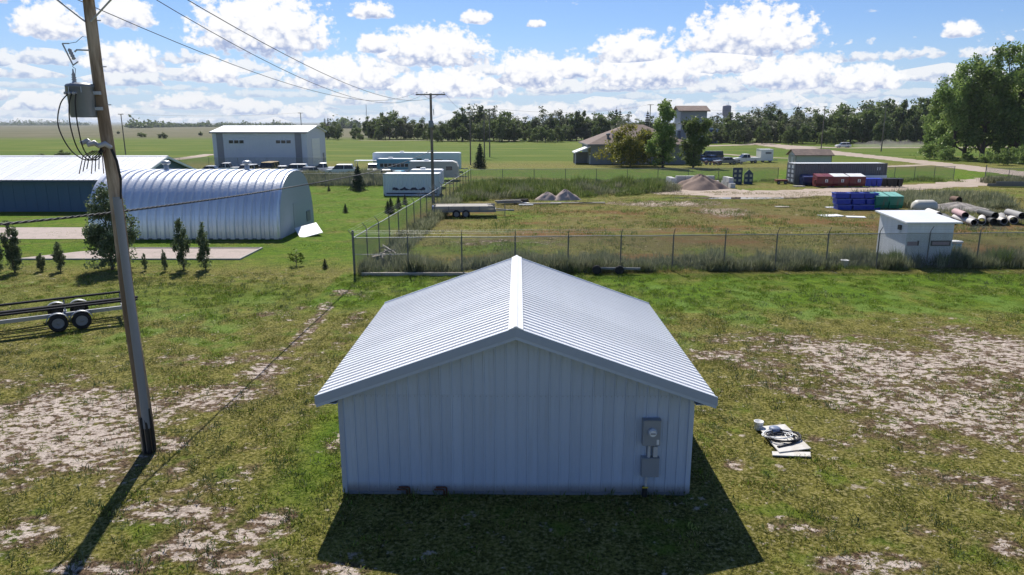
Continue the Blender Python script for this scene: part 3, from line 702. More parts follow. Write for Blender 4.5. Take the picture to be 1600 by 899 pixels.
def fender(par, x, y, r, wd, mat):
    m = MB(); n = 10; v = []
    for i in range(n + 1):
        a = math.pi * (.06 + .88 * i / n)
        for yy in (-wd / 2, wd / 2): v.append((x + r * math.cos(a), y + yy, r * .86 + r * math.sin(a) * .98))
    for i in range(n + 1):
        a = math.pi * (.06 + .88 * i / n)
        for yy in (-wd / 2, wd / 2): v.append((x + (r - .02) * math.cos(a), y + yy, r * .86 + (r - .02) * math.sin(a) * .98))
    q = 2 * (n + 1); f = []
    for i in range(n): f += [(2 * i, 2 * i + 1, 2 * i + 3, 2 * i + 2), (q + 2 * i, q + 2 * i + 2, q + 2 * i + 3, q + 2 * i + 1), (2 * i, 2 * i + 2, q + 2 * i + 2, q + 2 * i), (2 * i + 1, q + 2 * i + 1, q + 2 * i + 3, 2 * i + 3)]
    f += [(0, q, q + 1, 1), (2 * n, 2 * n + 1, q + 2 * n + 1, q + 2 * n)]
    m.add(v, f, True); return m.build('fender', mat, par)
bt = thing('boat_trailer', 'empty galvanised tandem-axle boat trailer with black bunks parked on the lawn', 'trailer', (-17.12, 26.5, 0), R(33))
for y in (0.2, 1.75):
    MB().bx(-6.2, 2.1, y - .05, y + .05, .52, .66).build('frame_rail', galv, bt)
for x in (-4.5, -2.4, -.1, 1.9): MB().bx(x - .05, x + .05, .252, 1.698, .50, .60).build('cross_member', galv, bt)
for y, z in ((.28, .93), (1.68, .93), (.72, .74), (1.25, .74)):
    MB().bx(-5.6, 2.45, y - .07, y + .07, z - .035, z + .035).build('bunk', carpet, bt)
    for x in (-4.5, -2.4, -.1, 1.9): MB().bx(x - .03, x + .03, y - .03, y + .03, .602, z - .036).build('bunk_post', galv, bt)
for y, sd in ((-.06, -1), (2.02, 1)):
    for x in (-.38, .40):
        wheel(bt, x, y, .335, .2, sd); fender(bt, x, y, .40, .26, galv)
for x in (-.38, .40): MB().cyl((x, .0, .335), (x, 1.95, .335), .035, n=8).build('axle', galv, bt)
for x in (-2.6, 1.95):
    MB().bx(x - .03, x + .03, .12, .18, 0, .55).build('jack_stand', galv, bt)

# ================================================================== board with hose and bucket on the grass
ply = material('white_board', (.60, .58, .54), .7, 0, .25, 3.0, (.46, .43, .38))
pb_ = thing('scrap_board', 'white scrap boards lying on the grass under a coiled hose', 'board', (*GA(1225, 692), 0))
ox, oy = GA(1225, 692)
cs = [GA(1184, 671), GA(1226, 667), GA(1267, 705), GA(1217, 711)]
MB().plate([(x - ox, y - oy) for x, y in cs][::-1], .05, .075).build('board', ply, pb_)
cs = [GA(1203, 703), GA(1215, 712), GA(1267, 708), GA(1268, 716), GA(1205, 713)]
MB().plate([(x - ox, y - oy) for x, y in [GA(1206, 708), GA(1266, 709), GA(1267, 716), GA(1207, 714)]][::-1], .02, .045).build('board', ply, pb_)
hx, hy = GA(1222, 690)
def coil(turns, r0, r1, z0, rad, jit, cx=0, cy=0, sy=.75):
    pts = []
    for i in range(int(turns * 26)):
        a = 2 * math.pi * i / 26; r = r0 + (r1 - r0) * (i / (turns * 26)) + jit * math.sin(a * 2.7 + i * .02)
        pts.append((cx + r * math.cos(a), cy + r * sy * math.sin(a), z0 + .02 * math.sin(a * 1.7) + .018 * (i // 26)))
    return MB().tube(pts, rad, 6)
hs = coil(4.3, .30, .44, .10, .016, .05).build('black_hose', black_rubber); hs.location = (hx, hy, 0); tag(hs, 'loose black hose coil lying on the white scrap boards', 'hose')
h2 = coil(3.2, .26, .36, .12, .012, .06, -.12, .12).build('white_hose', plast); h2.location = (hx, hy, 0); tag(h2, 'thin white hose looped over the black hose on the boards', 'hose')
h3 = MB().tube([(.5, .30, .1), (.47, .12, .12), (.42, -.02, .1), (.2, -.28, .09), (-.1, -.42, .085), (-.3, -.5, .085)], .03, 8).build('black_pipe', black_rubber); h3.location = (hx, hy, 0); tag(h3, 'short thick black pipe bent along the edge of the scrap boards', 'pipe')
bx0, by0 = GA(1187, 672)
bk = thing('bucket', 'white plastic bucket at the corner of the scrap boards', 'bucket', (bx0 - .02, by0 + .05, 0))
MB().lathe([(.10, .0), (.115, .2), (.125, .205), (.125, .225), (.11, .225), (.098, .02), (.0, .02)], 18).build('pail', plast, bk)
MB().tube([(-.12, 0, .2), (-.08, -.1, .15), (0, -.14, .12), (.08, -.1, .15), (.12, 0, .2)], .005, 5).build('handle', steel, bk)
c2 = MB().lathe([(.14, 0), (.15, .10), (.1, .13), (.05, .14)], 16).build('bottle_cap', material('blue_grey_plastic', (.16, .20, .30), .5, 0, .1, 4)); c2.location = (*GA(1210, 679), .075); tag(c2, 'dark blue plastic cap lying among the hose loops on the boards', 'cap')

# ================================================================== buildings beyond the lawn
# arched metal hut
galv_arch = material('galvanised_arch_sheet', (.74, .76, .79), .36, .62, .08, .5, None, 0, None, .5, streak=((.55, .55, .54), (.8, .8, 4.0), .25))
end_grey = material('hut_end_wall_grey', (.36, .41, .45), .6, 0, .08, .5)
hut = thing('arched_hut', 'arched hut of shiny corrugated metal with a plain grey end wall', 'hut', (-16, 52.9, 0))
HR, HH, AW = 4.25, 4.42, .6
pr = [(0, 0), (.09, 0), (.17, .10), (.42, .10), (.50, 0), (.598, 0)]
v = []; NA = 44
for j in range(NA + 1):
    a = math.pi * j / NA; c_, s_ = math.cos(a), math.sin(a); zz = s_ ** .8 if s_ > 0 else 0
    for (u, d) in pr: v.append((-u, -(HR + d) * (abs(c_) ** .86) * (1 if c_ > 0 else -1), (HH + d) * zz))
k = len(pr)
am = MB().add(v, [(j * k + i, (j + 1) * k + i, (j + 1) * k + i + 1, j * k + i + 1) for j in range(NA) for i in range(k - 1)])
ame = am.mesh('arch_panel', galv_arch)
for i in range(22): link('arch_panel', ame, hut, (-i * AW, 0, 0))
for x in (-.04, -13.16):
    pts = [(-(HR - .03) * (abs(math.cos(a)) ** .86) * (1 if math.cos(a) > 0 else -1), (HH - .03) * math.sin(a) ** .8 if math.sin(a) > 0 else 0) for a in [math.pi * j / 30 for j in range(31)]]
    MB().prismx(pts[::-1], x - .04, x + .04).build('end_wall', end_grey, hut)
MB().bx(.001, .06, 2.2, 3.2, .35, 1.15).build('vent_louver', dark_gap, hut)
MB().bx(.003, .03, -1.0, .02, .05, 2.1).build('end_door', end_grey, hut)
for px in (260, 386):
    xx = x_at(px, 262, 52.9) + 16
    vt = MB().lathe([(.17, HH - .1), (.17, HH + .42), (.14, HH + .45)], 14, (xx, 0, 0)).build('roof_vent', steel, hut)
    MB().lathe([(.20, HH + .43), (.32, HH + .5), (.33, HH + .62), (.22, HH + .72), (.05, HH + .74)], 16, (xx, 0, 0)).build('vent_cap', steel, vt)
MB().bx(-13.3, .1, -HR - .05, -HR + .05, -.05, .06).build('base_curb', dark_gap, hut)
sh = MB().box((0, 0, 0), (1.6, 2.0, .05), R(25), R(14), R(-12)).build('metal_sheet', white_metal); sh.location = (-14.6, 50.6, .32); tag(sh, 'white sheet of metal lying by the grey end wall of the arched hut', 'sheet')

# long blue building
blue_wall = material('blue_wall_metal', (.045, .115, .20), .5, 0, .08, .6)
blue_trim = material('blue_trim', (.04, .08, .14), .5, 0, .08, .6)
bb = thing('blue_building', 'long blue metal building with white ribbed roof behind the arched hut', 'building', (-34, 64.4, 0))
LB = 34.0
MB().bx(-LB, 0, 0, .12, 0, 2.95).build('front_wall', blue_wall, bb)
MB().bx(-LB, 0, 12.0, 12.12, 0, 2.95).build('back_wall', blue_wall, bb)
for x in (-LB + .06, -.06): MB().prismx([(.12, 0), (12.0, 0), (12.0, 2.95), (6.06, 4.6), (.12, 2.95)], x - .06, x + .06).build('gable_wall', blue_wall, bb)
NS = 38; sw = (LB + .8) / NS
for sy in (-1, 1):
    m = MB(); v = []; pp = [(0, 0), (.02, .03), (.05, .03), (.07, 0), (sw * .5, 0), (sw * .52, .02), (sw * .56, .02), (sw * .58, 0), (sw - .004, 0)]
    for (u, hgt) in pp: v += [(u, 6.06, 4.72 + hgt), (u, 6.06 + sy * 6.7, 4.72 - 6.7 * .272 + hgt)]
    m.add(v, [((2 * j, 2 * j + 1, 2 * j + 3, 2 * j + 2) if sy < 0 else (2 * j, 2 * j + 2, 2 * j + 3, 2 * j + 1)) for j in range(len(pp) - 1)])
    rm = m.mesh('roof_sheet', white_metal)
    for i in range(NS): link('roof_sheet', rm, bb, (-LB - .4 + i * sw, 0, 0))
    for x in (-LB - .42, .42):
        a = [(6.06, 4.70), (6.06 + sy * 6.72, 4.70 - 6.72 * .272), (6.06 + sy * 6.72, 4.48 - 6.72 * .272), (6.06, 4.48)]
        MB().prismx(a if sy > 0 else a[::-1], x - .03, x + .03).build('rake_board', white_metal if x > 0 else blue_trim, bb)
    MB().bx(-LB - .39, .39, 6.06 + sy * 6.68 - .02, 6.06 + sy * 6.68 + .02, 2.70, 2.87).build('fascia', blue_trim, bb)
MB().prismx([(5.8, 4.68), (6.06, 4.77), (6.32, 4.68), (6.06, 4.73)], -LB - .41, .41).build('ridge_cap', white_metal, bb)
for i in range(1, 34): MB().bx(-i * 1.0 - .02, -i * 1.0 + .02, -.02, -.001, .05, 2.9).build('wall_rib', blue_wall, bb)

# big pale machine shed
lilac = material('pale_lilac_siding', (.60, .62, .72), .5, 0, .05, .3)
pil = material('dark_pilaster', (.22, .22, .27), .5, 0, .08, .5)
glass_dark = material('dark_window_glass', (.03, .035, .04), .12, 0, .1, 1)
ms = thing('machine_shed', 'tall pale lilac machine shed with dark pilasters and strip windows', 'building', (-54.1, 131, 0))
MW, MD, ME, MR = 17.0, 13.0, 6.2, 7.25
MB().prismx([(0, 0), (MD, 0), (MD, ME), (MD / 2, MR), (0, ME)], .0, MW).build('wall', lilac, ms)
for sy, y0 in ((-1, 0), (1, MD)):
    a = [(MD / 2, MR + .02), (MD / 2 + sy * (MD / 2 + .35), ME - .03), (MD / 2 + sy * (MD / 2 + .35), ME + .13), (MD / 2, MR + .18)]
    MB().prismx(a if sy < 0 else a[::-1], -.35, MW + .35).build('roof', white_metal, ms)
    MB().bx(-.35, MW + .35, (MD / 2 + sy * (MD / 2 + .38)) - .03, (MD / 2 + sy * (MD / 2 + .38)) + .03, ME - .12, ME + .13).build('fascia', pil, ms)
for x in (.75, 14.9): MB().bx(x, x + 1.15, -.06, -.002, 0, ME - .14).build('pilaster', pil, ms)
for x0 in (2.9, 11.4):
    for k in range(3):
        f = MB().bx(x0 + k * .95, x0 + k * .95 + .88, -.05, -.002, 4.25, 4.9).build('window', lilac, ms)
        MB().bx(x0 + k * .95 + .06, x0 + k * .95 + .82, -.065, -.052, 4.31, 4.84).build('pane', glass_dark, f)
MB().bx(MW + .002, MW + .08, 3.2, 8.6, 0, 5.1).build('overhead_door', plast, ms)
for k in range(1, 5): MB().bx(MW + .082, MW + .095, 3.25, 8.55, 5.1 * k / 5 - .02, 5.1 * k / 5 + .02).build('door_seam', lilac, ms)
MB().bx(MW + .002, MW + .07, 10.6, 11.6, 0, 2.2).build('door', pil, ms)
for i in range(1, 28): MB().bx(i * .6 - .015, i * .6 + .015, -.02, -.001, .05, ME - .14).build('wall_rib', lilac, ms)

# brown-roofed building with lean-to
block_grey = material('grey_block_wall', (.27, .30, .32), .8, 0, .12, .6)
shingle = material('brown_shingles', (.17, .125, .105), .9, 0, .2, 1.2, (.21, .155, .13))
br = thing('brown_roofed_building', 'grey-walled building with a wide brown hip roof behind the back fence', 'building', (15.4, 141, 0))
MB().bx(0, 19, 0, 18, 0, 3.9).build('wall', block_grey, br)
e0, z0_, zr = .7, 3.85, 7.6
V = [(-e0, -e0, z0_), (19 + e0, -e0, z0_), (19 + e0, 18 + e0, z0_), (-e0, 18 + e0, z0_), (8.0, 9, zr), (11.5, 9, zr)]
MB().add(V, [(0, 1, 5, 4), (1, 2, 5), (2, 3, 4, 5), (3, 0, 4), (0, 3, 2, 1)]).build('roof', shingle, br)
MB().bx(-e0, 19 + e0, -e0 - .05, -e0 - .003, 3.62, 3.88).build('fascia', dark_gap, br); MB().bx(-e0 - .05, -e0 - .003, -e0, 18 + e0, 3.62, 3.88).build('fascia', dark_gap, br)
ln = MB().prism([(-3.2, 2.3), (-.05, 3.5), (-.05, 3.3), (-3.2, 2.1)][::-1], -.2, 6).build('lean_to_roof', white_metal, br)
MB().bx(-3.1, -2.95, -.1, .05, 0, 2.1).build('lean_to_post', plast, br); MB().bx(-3.0, -.1, 4.6, 4.8, 0, 2.2).build('lean_to_wall', dark_gap, br)
MB().bx(-.06, -.003, .6, 2.2, 0, 2.2).build('door', plast, br)
MB().lathe([(.25, 0), (.25, .5), (.42, .6), (.38, .85), (.1, .95)], 12, (3.6, 2.6, 5.0)).build('roof_vent', dark_gap, br)
MB().lathe([(.2, 0), (.2, .4), (.3, .5), (.05, .7)], 10, (4.6, 2.8, 5.1)).build('roof_vent', steel, br)

# feed tower
tower_w = material('weathered_grey_cladding', (.24, .27, .31), .7, 0, .15, .7, None, 0, None, .3, streak=((.16, .15, .14), (1.5, 1.5, .25), .5))
tower_l = material('pale_tower_cladding', (.25, .28, .32), .6, 0, .1, .7)
ft = thing('feed_tower', 'tall narrow grey feed tower with brown gabled cap among trees', 'tower', (36.2, 158, 0))
MB().bx(.5, 5.4, 0, 5, 0, 7.8).build('shaft', tower_w, ft)
MB().bx(.15, 5.85, -.4, 5.4, 7.81, 10.4).build('head_house', tower_l, ft)
for sy in (-1, 1):
    a = [(2.5, 11.35), (2.5 + sy * 3.5, 10.3), (2.5 + sy * 3.5, 10.5), (2.5, 11.6)]
    MB().prismx(a if sy < 0 else a[::-1], -.4, 6.4).build('roof', shingle, ft)
for x in (.12, 5.88): MB().prismx([(-.4, 10.401), (5.4, 10.401), (2.5, 11.3)], x - .03, x + .03).build('gable', tower_l, ft)
MB().bx(-2.2, .45, .5, 4, 0, 6.3).build('annex', tower_w, ft); MB().bx(-2.4, .48, .3, 4.2, 6.31, 6.5).build('annex_roof', white_metal, ft)
MB().tube([(1.2, -.25, 6.9), (4.0, -.7, 4.0)], .22, 8).build('chute', steel, ft)
MB().tube([(-.4, -.3, 6.4), (-.6, -.35, 5.2), (-1.0, -.4, 3.4)], .16, 8).build('spout', steel, ft)
MB().bx(-3.0, 4.8, -1.6, -.1, 3.2, 3.5).build('canopy', dark_gap, ft)
for x in (-2.8, 1.0, 4.6): MB().bx(x - .1, x + .1, -1.55, -1.35, 0, 3.2).build('canopy_post', dark_gap, ft)
MB().lathe([(.55, 0), (.55, .7), (.2, 1.0)], 12, (-2.9, .2, 4.4)).build('dust_collector', plast, ft)

# far blue building, water tower, small sheds
royal = material('royal_blue_metal', (.03, .075, .27), .5, 0, .08, .4)
fb = thing('blue_shed', 'royal blue metal shed with pale roof beside the feed tower', 'building', (77.5, 296, 0))
MB().bx(0, 6.4, 0, 9, 0, 5.4).build('wall', royal, fb)
MB().prism([(-.3, 5.41), (6.7, 5.41), (6.7, 5.6), (.8, 6.5), (-.3, 6.4)][::-1], -.4, 9.4).build('roof', material('pale_blue_roof', (.50, .58, .66), .5, 0, .05, .4), fb)
MB().bx(6.0, 6.35, -.03, -.003, 0, 5.3).build('corner_post', lilac, fb)
wt = thing('water_tower', 'distant grey water tower rising above the tree belt', 'water tower', (176, 600, 0))
MB().lathe([(2.4, 0), (2.4, 13.5), (3.3, 14.6)], 20).build('stem', tower_w, wt); MB().lathe([(3.3, 14.6), (3.45, 15), (3.45, 21.3), (3.2, 22), (.6, 22.6)], 24).build('tank', material('tank_violet_grey', (.25, .25, .30), .6, 0, .1, .3), wt)
MB().cyl((.9, 0, 22.3), (.9, 0, 25), .12, n=6).build('antenna', steel, wt)
gs = thing('garden_shed', 'small pale shed with brown gable roof behind the grey container', 'shed', (50.4, 128, 0))
cream = material('cream_siding', (.50, .50, .46), .6, 0, .06, .5)
MB().bx(0, 6.3, 0, 3.6, 0, 2.35).build('wall', cream, gs)
MB().prismx([(0, 2.351), (3.6, 2.351), (1.8, 3.2)], 0, .12).build('gable', lilac, gs); MB().prismx([(0, 2.351), (3.6, 2.351), (1.8, 3.2)], 6.18, 6.3).build('gable', cream, gs)
for sy in (-1, 1):
    a = [(1.8, 3.24), (1.8 + sy * 2.2, 2.22), (1.8 + sy * 2.2, 2.34), (1.8, 3.36)]
    MB().prismx(a if sy < 0 else a[::-1], -.35, 6.65).build('roof', shingle, gs)
for x in (0, 6.3): MB().bx(x - .05, x + .05, -.05, .05, 0, 2.34).build('corner_board', dark_gap, gs)
MB().bx(-.05, -.003, 1.2, 2.1, 0, 2.0).build('door', plast, gs)
ub = thing('utility_trailer', 'white box trailer standing alone on the grass beyond the fence', 'trailer', (51.2, 148.4, 0))
MB().bx(0, 2.5, 0, 3.0, .35, 2.55).build('box', plast, ub)
MB().bx(.9, 2.1, -.03, -.003, 1.7, 2.1).build('hatch', dark_gap, ub); MB().bx(2.55, 3.9, 1.2, 1.5, .35, .5).build('tongue', dark_gap, ub)
for x in (.5, 2.0): wheel(ub, x, .2, .33, .2)
MB().bx(-.05, 2.55, -.05, 3.05, 2.551, 2.64).build('roof', white_metal, ub)

# ================================================================== fences
fence_steel = material('fence_steel', (.16, .165, .17), .55, .4, .15, 3)
rail_steel = material('fence_rail_zinc', (.34, .35, .36), .5, .5, .12, 3)
cl = bpy.data.materials.new('chain_link'); cl.use_nodes = True; t = NT(cl.node_tree); t.n.clear()
tcn = t.node('ShaderNodeTexCoord'); s3 = t.node('ShaderNodeSeparateXYZ', {0: tcn.outputs['Object']}).outputs
def grat(a): return t.m('LESS_THAN', t.m('ABSOLUTE', t.m('SUBTRACT', t.m('FRACT', t.m('MULTIPLY', a, 12.5)), .5)), .085)
wire = t.m('MAXIMUM', grat(t.m('ADD', s3[0], s3[2])), grat(t.m('SUBTRACT', s3[0], s3[2])))
pb2 = t.node('ShaderNodeBsdfPrincipled', {'Base Color': (.22, .23, .23, 1), 'Metallic': .4, 'Roughness': .5}); tp = t.node('ShaderNodeBsdfTransparent')
t.node('ShaderNodeOutputMaterial', {'Surface': t.node('ShaderNodeMixShader', {0: wire, 1: tp.outputs[0], 2: pb2.outputs[0]}).outputs[0]})
post_me = MB().cyl((0, 0, -.05), (0, 0, 1.98), .036, n=8).mesh('post', fence_steel)
arm_me = MB().tube([(0, 0, 1.98), (0, -.03, 2.1), (0, -.24, 2.36)], [.026, .022, .016], 6).mesh('barb_arm', fence_steel)
cpost_me = MB().cyl((0, 0, -.05), (0, 0, 2.35), .06, n=10).mesh('corner_post', fence_steel)
def fence(name, label, a, b, spacing=2.85, h=1.95, barbs=True, side=1, corner=True, mesh=True):
    a, b = Vector(a), Vector(b); d = b - a; L = d.length
    o = thing(name, label, 'fence', (a.x, a.y, 0), math.atan2(d.y, d.x))
    n = max(1, round(L / spacing)); q = L / n
    for i in range(n + 1):
        p = link('corner_post' if (i == 0 and corner) else 'post', cpost_me if (i == 0 and corner) else post_me, o, (i * q, 0, 0))
        if h != 1.95: p.scale = (1, 1, h / 1.95)
        elif barbs and not (i == 0 and corner): am_ = link('barb_arm', arm_me, p); am_.scale = (1, side, 1)
    pts = [(i * q + u * q, 0, h + .02 * math.sin(i * 2.1) * (u * (1 - u)) * 4) for i in range(n) for u in (0, .5)] + [(L, 0, h)]
    MB().tube(pts, .024, 6).build('top_rail', rail_steel, o)
    if mesh: MB().add([(0, .03, .03), (L, .03, .03), (L, .03, h - .02), (0, .03, h - .02)], [(0, 1, 2, 3)]).build('chain_link_mesh', cl, o)
    if barbs:
        for k, (y, z) in enumerate(((-.08, 2.16), (-.16, 2.26), (-.23, 2.35))): MB().tube([(0, y * side, z), (L, y * side, z)], .004, 4).build('barbed_wire', rail_steel, o)
    return o
C0, C1 = (-8.35, 36.9), (-5.4, 94.0)
ff = fence('chain_link_fence', 'long chain-link fence with weeds at its foot right behind the white shed', C0, (74, 41.2))
MB().tube([(0, .05, 1.05), (2.85, .05, 1.05)], .02, 6).build('brace_rail', rail_steel, ff)
fence('chain_link_fence', 'chain-link side fence running back from the corner post past the utility pole', C0, C1, 2.9, side=-1, corner=False)
fence('chain_link_fence', 'low back fence of the yard in front of the brown-roofed building', C1, (36.2, 97.6), 4.3, 1.95, False, corner=False)
fence('chain_link_fence', 'short chain-link fence beside the grey container and the gravel drive', (50, 99.0), (62.2, 101), 3.0, 1.95, False)
fence('chain_link_fence', 'chain-link fence across the drive near the steel beams', (64, 97.0), (86, 92.0), 3.0, 1.95, False)
fence('chain_link_fence', 'weedy fence in front of the row of parked cars', (-36, 91), (-14.6, 91.5), 3.2, 1.6, False, corner=False)
fence('chain_link_fence', 'thin fence along the foot of the machine shed', (-64, 127.5), (-33, 127.5), 5.0, 1.9, False, corner=False)

# ================================================================== containers and trailers
def corrugated(par, L, H, y, mat, out=-1, pitch=.28, d=.045, name='side_wall', x0=0.0, zb=.15):
    m = MB(); n = int(L / pitch); q = L / n; v = []
    for i in range(n):
        for (u, o) in ((0, 0), (.36, 0), (.5, d), (.86, d)): v += [(x0 + (i + u) * q, y - out * o, zb), (x0 + (i + u) * q, y - out * o, H - .08)]
    v += [(x0 + L, y, zb), (x0 + L, y, H - .08)]
    m.add(v, [((2 * j, 2 * j + 2, 2 * j + 3, 2 * j + 1) if out < 0 else (2 * j + 1, 2 * j + 3, 2 * j + 2, 2 * j)) for j in range(len(v) // 2 - 1)])
    return m.build(name, mat, par)
def container(name, label, loc, rz, L, H, mat, roofmat, W=2.44):
    o = thing(name, label, 'container', loc, rz)
    corrugated(o, L, H, .03, mat, -1); corrugated(o, L, H, W - .03, mat, 1)
    MB().bx(.08, L - .08, .12, W - .12, H - .06, H - .01).build('roof', roofmat, o)
    for y in (.03, W - .03):
        MB().bx(0, L, y - .05, y + .05, H - .1, H).build('top_rail', mat, o); MB().bx(0, L, y - .05, y + .05, 0, .16).build('bottom_rail', mat, o)
    for x in (.05, L - .05):
        for y in (.05, W - .05): MB().bx(x - .07, x + .07, y - .07, y + .07, -.0, H + .01).build('corner_post', mat, o)
    MB().bx(L - .06, L - .02, .1, W - .1, .15, H - .08).build('end_wall', mat, o)
    for k in (0, 1):
        dr = MB().bx(-.01, .05, .1 + k * (W - .2) / 2 + .01, .1 + (k + 1) * (W - .2) / 2 - .01, .17, H - .1).build('door', mat, o)
        for y in (.28, .85): MB().cyl((-.05, .1 + k * (W - .2) / 2 + y, .2), (-.05, .1 + k * (W - .2) / 2 + y, H - .14), .025, n=6).build('lock_bar', steel, dr)
    return o
cont_grey = material('grey_container_paint', (.165, .165, .17), .5, 0, .1, .7, None, 0, None, .4, streak=((.10, .075, .06), (2, 2, .4), .4))
gc = container('shipping_container', 'long grey shipping container behind the maroon dumpsters', (36.8, 93.5, 0), R(2), 12.2, 2.75, cont_grey, white_metal)
for k in range(2):
    for j in range(4): MB().bx(-.035, -.012, .22 + k * 1.12, .95 + k * 1.12, .35 + j * .58, .72 + j * .58).build('pale_door_patch', plast, gc)
for k in (0, 1): MB().bx(10.9 + .3 * k, 11.0 + .3 * k, -.03, -.024, 1.85, 2.25).build('painted_mark', plast, gc)
MB().box((0, 0, 0), (3.1, .06, 1.25), 0, R(-12)).build('leaning_sheet', plast).location = (47.2, 93.2, .62)
tag(bpy.data.objects['leaning_sheet'], 'white panel leaning on the grey container behind the wheelie bins', 'panel')
box_white = material('pale_box_paint', (.60, .66, .72), .5, 0, .07, .6)
wc = container('storage_container', 'pale blue-white storage container on the lawn beside the utility pole', (-14.2, 79, 0), 0, 6.2, 2.42, box_white, white_metal)
navy = material('navy_decal', (.03, .035, .08), .5, 0, .1, 2)
m = MB(); n = 24
top_ = [(1.0 + 3.6 * i / n, .82 + .12 * math.sin(i * .9) + .05 * math.sin(i * 2.3)) for i in range(n + 1)]; bot = [(x, .62 + .03 * math.sin(i * 1.7)) for i, (x, z) in enumerate(top_)]
m.add([(x, -.021, z) for x, z in top_] + [(x, -.021, z) for x, z in bot], [(i, n + 1 + i, n + 2 + i, i + 1) for i in range(n)]); m.build('painted_decal', navy, wc)
MB().bx(.3, 5.9, -.02, -.012, .17, .32).build('dark_skirt', navy, wc)

def caravan(name, label, loc, rz, L, H, W, mat, wins, round_front=False, stripe=None, zf=.45):
    o = thing(name, label, 'trailer', loc, rz)
    if round_front: pr = [(0, zf), (L, zf), (L, H * .72), (L - .25, H * .93), (L - .7, H), (.5, H), (.1, H * .9), (0, H * .7)]
    else: pr = [(0, zf), (L, zf), (L, H - .08), (L - .1, H), (.1, H), (0, H - .08)]
    MB().prism(pr, 0, W).build('body', mat, o)
    MB().bx(.12, L - .75 if round_front else L - .12, .08, W - .08, H + .002, H + .05).build('roof', white_metal, o)
    for (x, z, w_, h_) in wins:
        f = MB().bx(x - .04, x + w_ + .04, -.025, -.002, z - .04, z + h_ + .04).build('window', steel, o); MB().bx(x, x + w_, -.035, -.027, z, z + h_).build('pane', glass_dark, f)
    if stripe: MB().bx(.1, L - .1, -.015, -.002, zf + .35, zf + .65).build('stripe', stripe, o)
    for x in (L * .45, L * .45 + .8): wheel(o, x, .12, .33, .2)
    MB().bx(L + .002, L + 1.2, W / 2 - .06, W / 2 + .06, zf, zf + .12).build('tongue', dark_gap, o)
    MB().bx(L * .3, L * .3 + .6, W * .4, W * .4 + .6, H + .051, H + .26).build('roof_vent', plast, o)
    return o
beige = material('beige_caravan', (.46, .44, .40), .5, 0, .06, .6); teal = material('teal_paint', (.10, .28, .36), .4, 0, .08, .8)
tr1 = caravan('office_trailer', 'long white office trailer at the back of the caravan lot', (-22.8, 118, 0), 0, 14.3, 3.1, 3.0, box_white, [(1.4, 1.6, .5, .5), (3.4, 1.9, .8, .3), (7.2, 1.9, .8, .3), (10.2, 1.5, 1.2, .55), (12.2, 1.5, 1.0, .5)])
tr2 = caravan('camper_bus', 'white camper with a teal side and row of windows', (-20.3, 108, 0), 0, 5.4, 2.6, 2.3, teal, [(.5 + .62 * k, 1.45, .5, .5) for k in range(7)], False, plast)
tr3 = caravan('travel_trailer', 'beige travel trailer with rounded ends next to the utility pole', (-14.4, 100, 0), 0, 6.9, 2.65, 2.4, beige, [(5.2, 1.45, .9, .55), (1.1, 1.6, .8, .4)], True, None)
tr4 = caravan('cargo_trailer', 'grey flat-roofed cargo trailer behind the pale storage container', (-12.6, 88.5, 0), 0, 4.0, 2.2, 2.2, lilac, [], False, None)

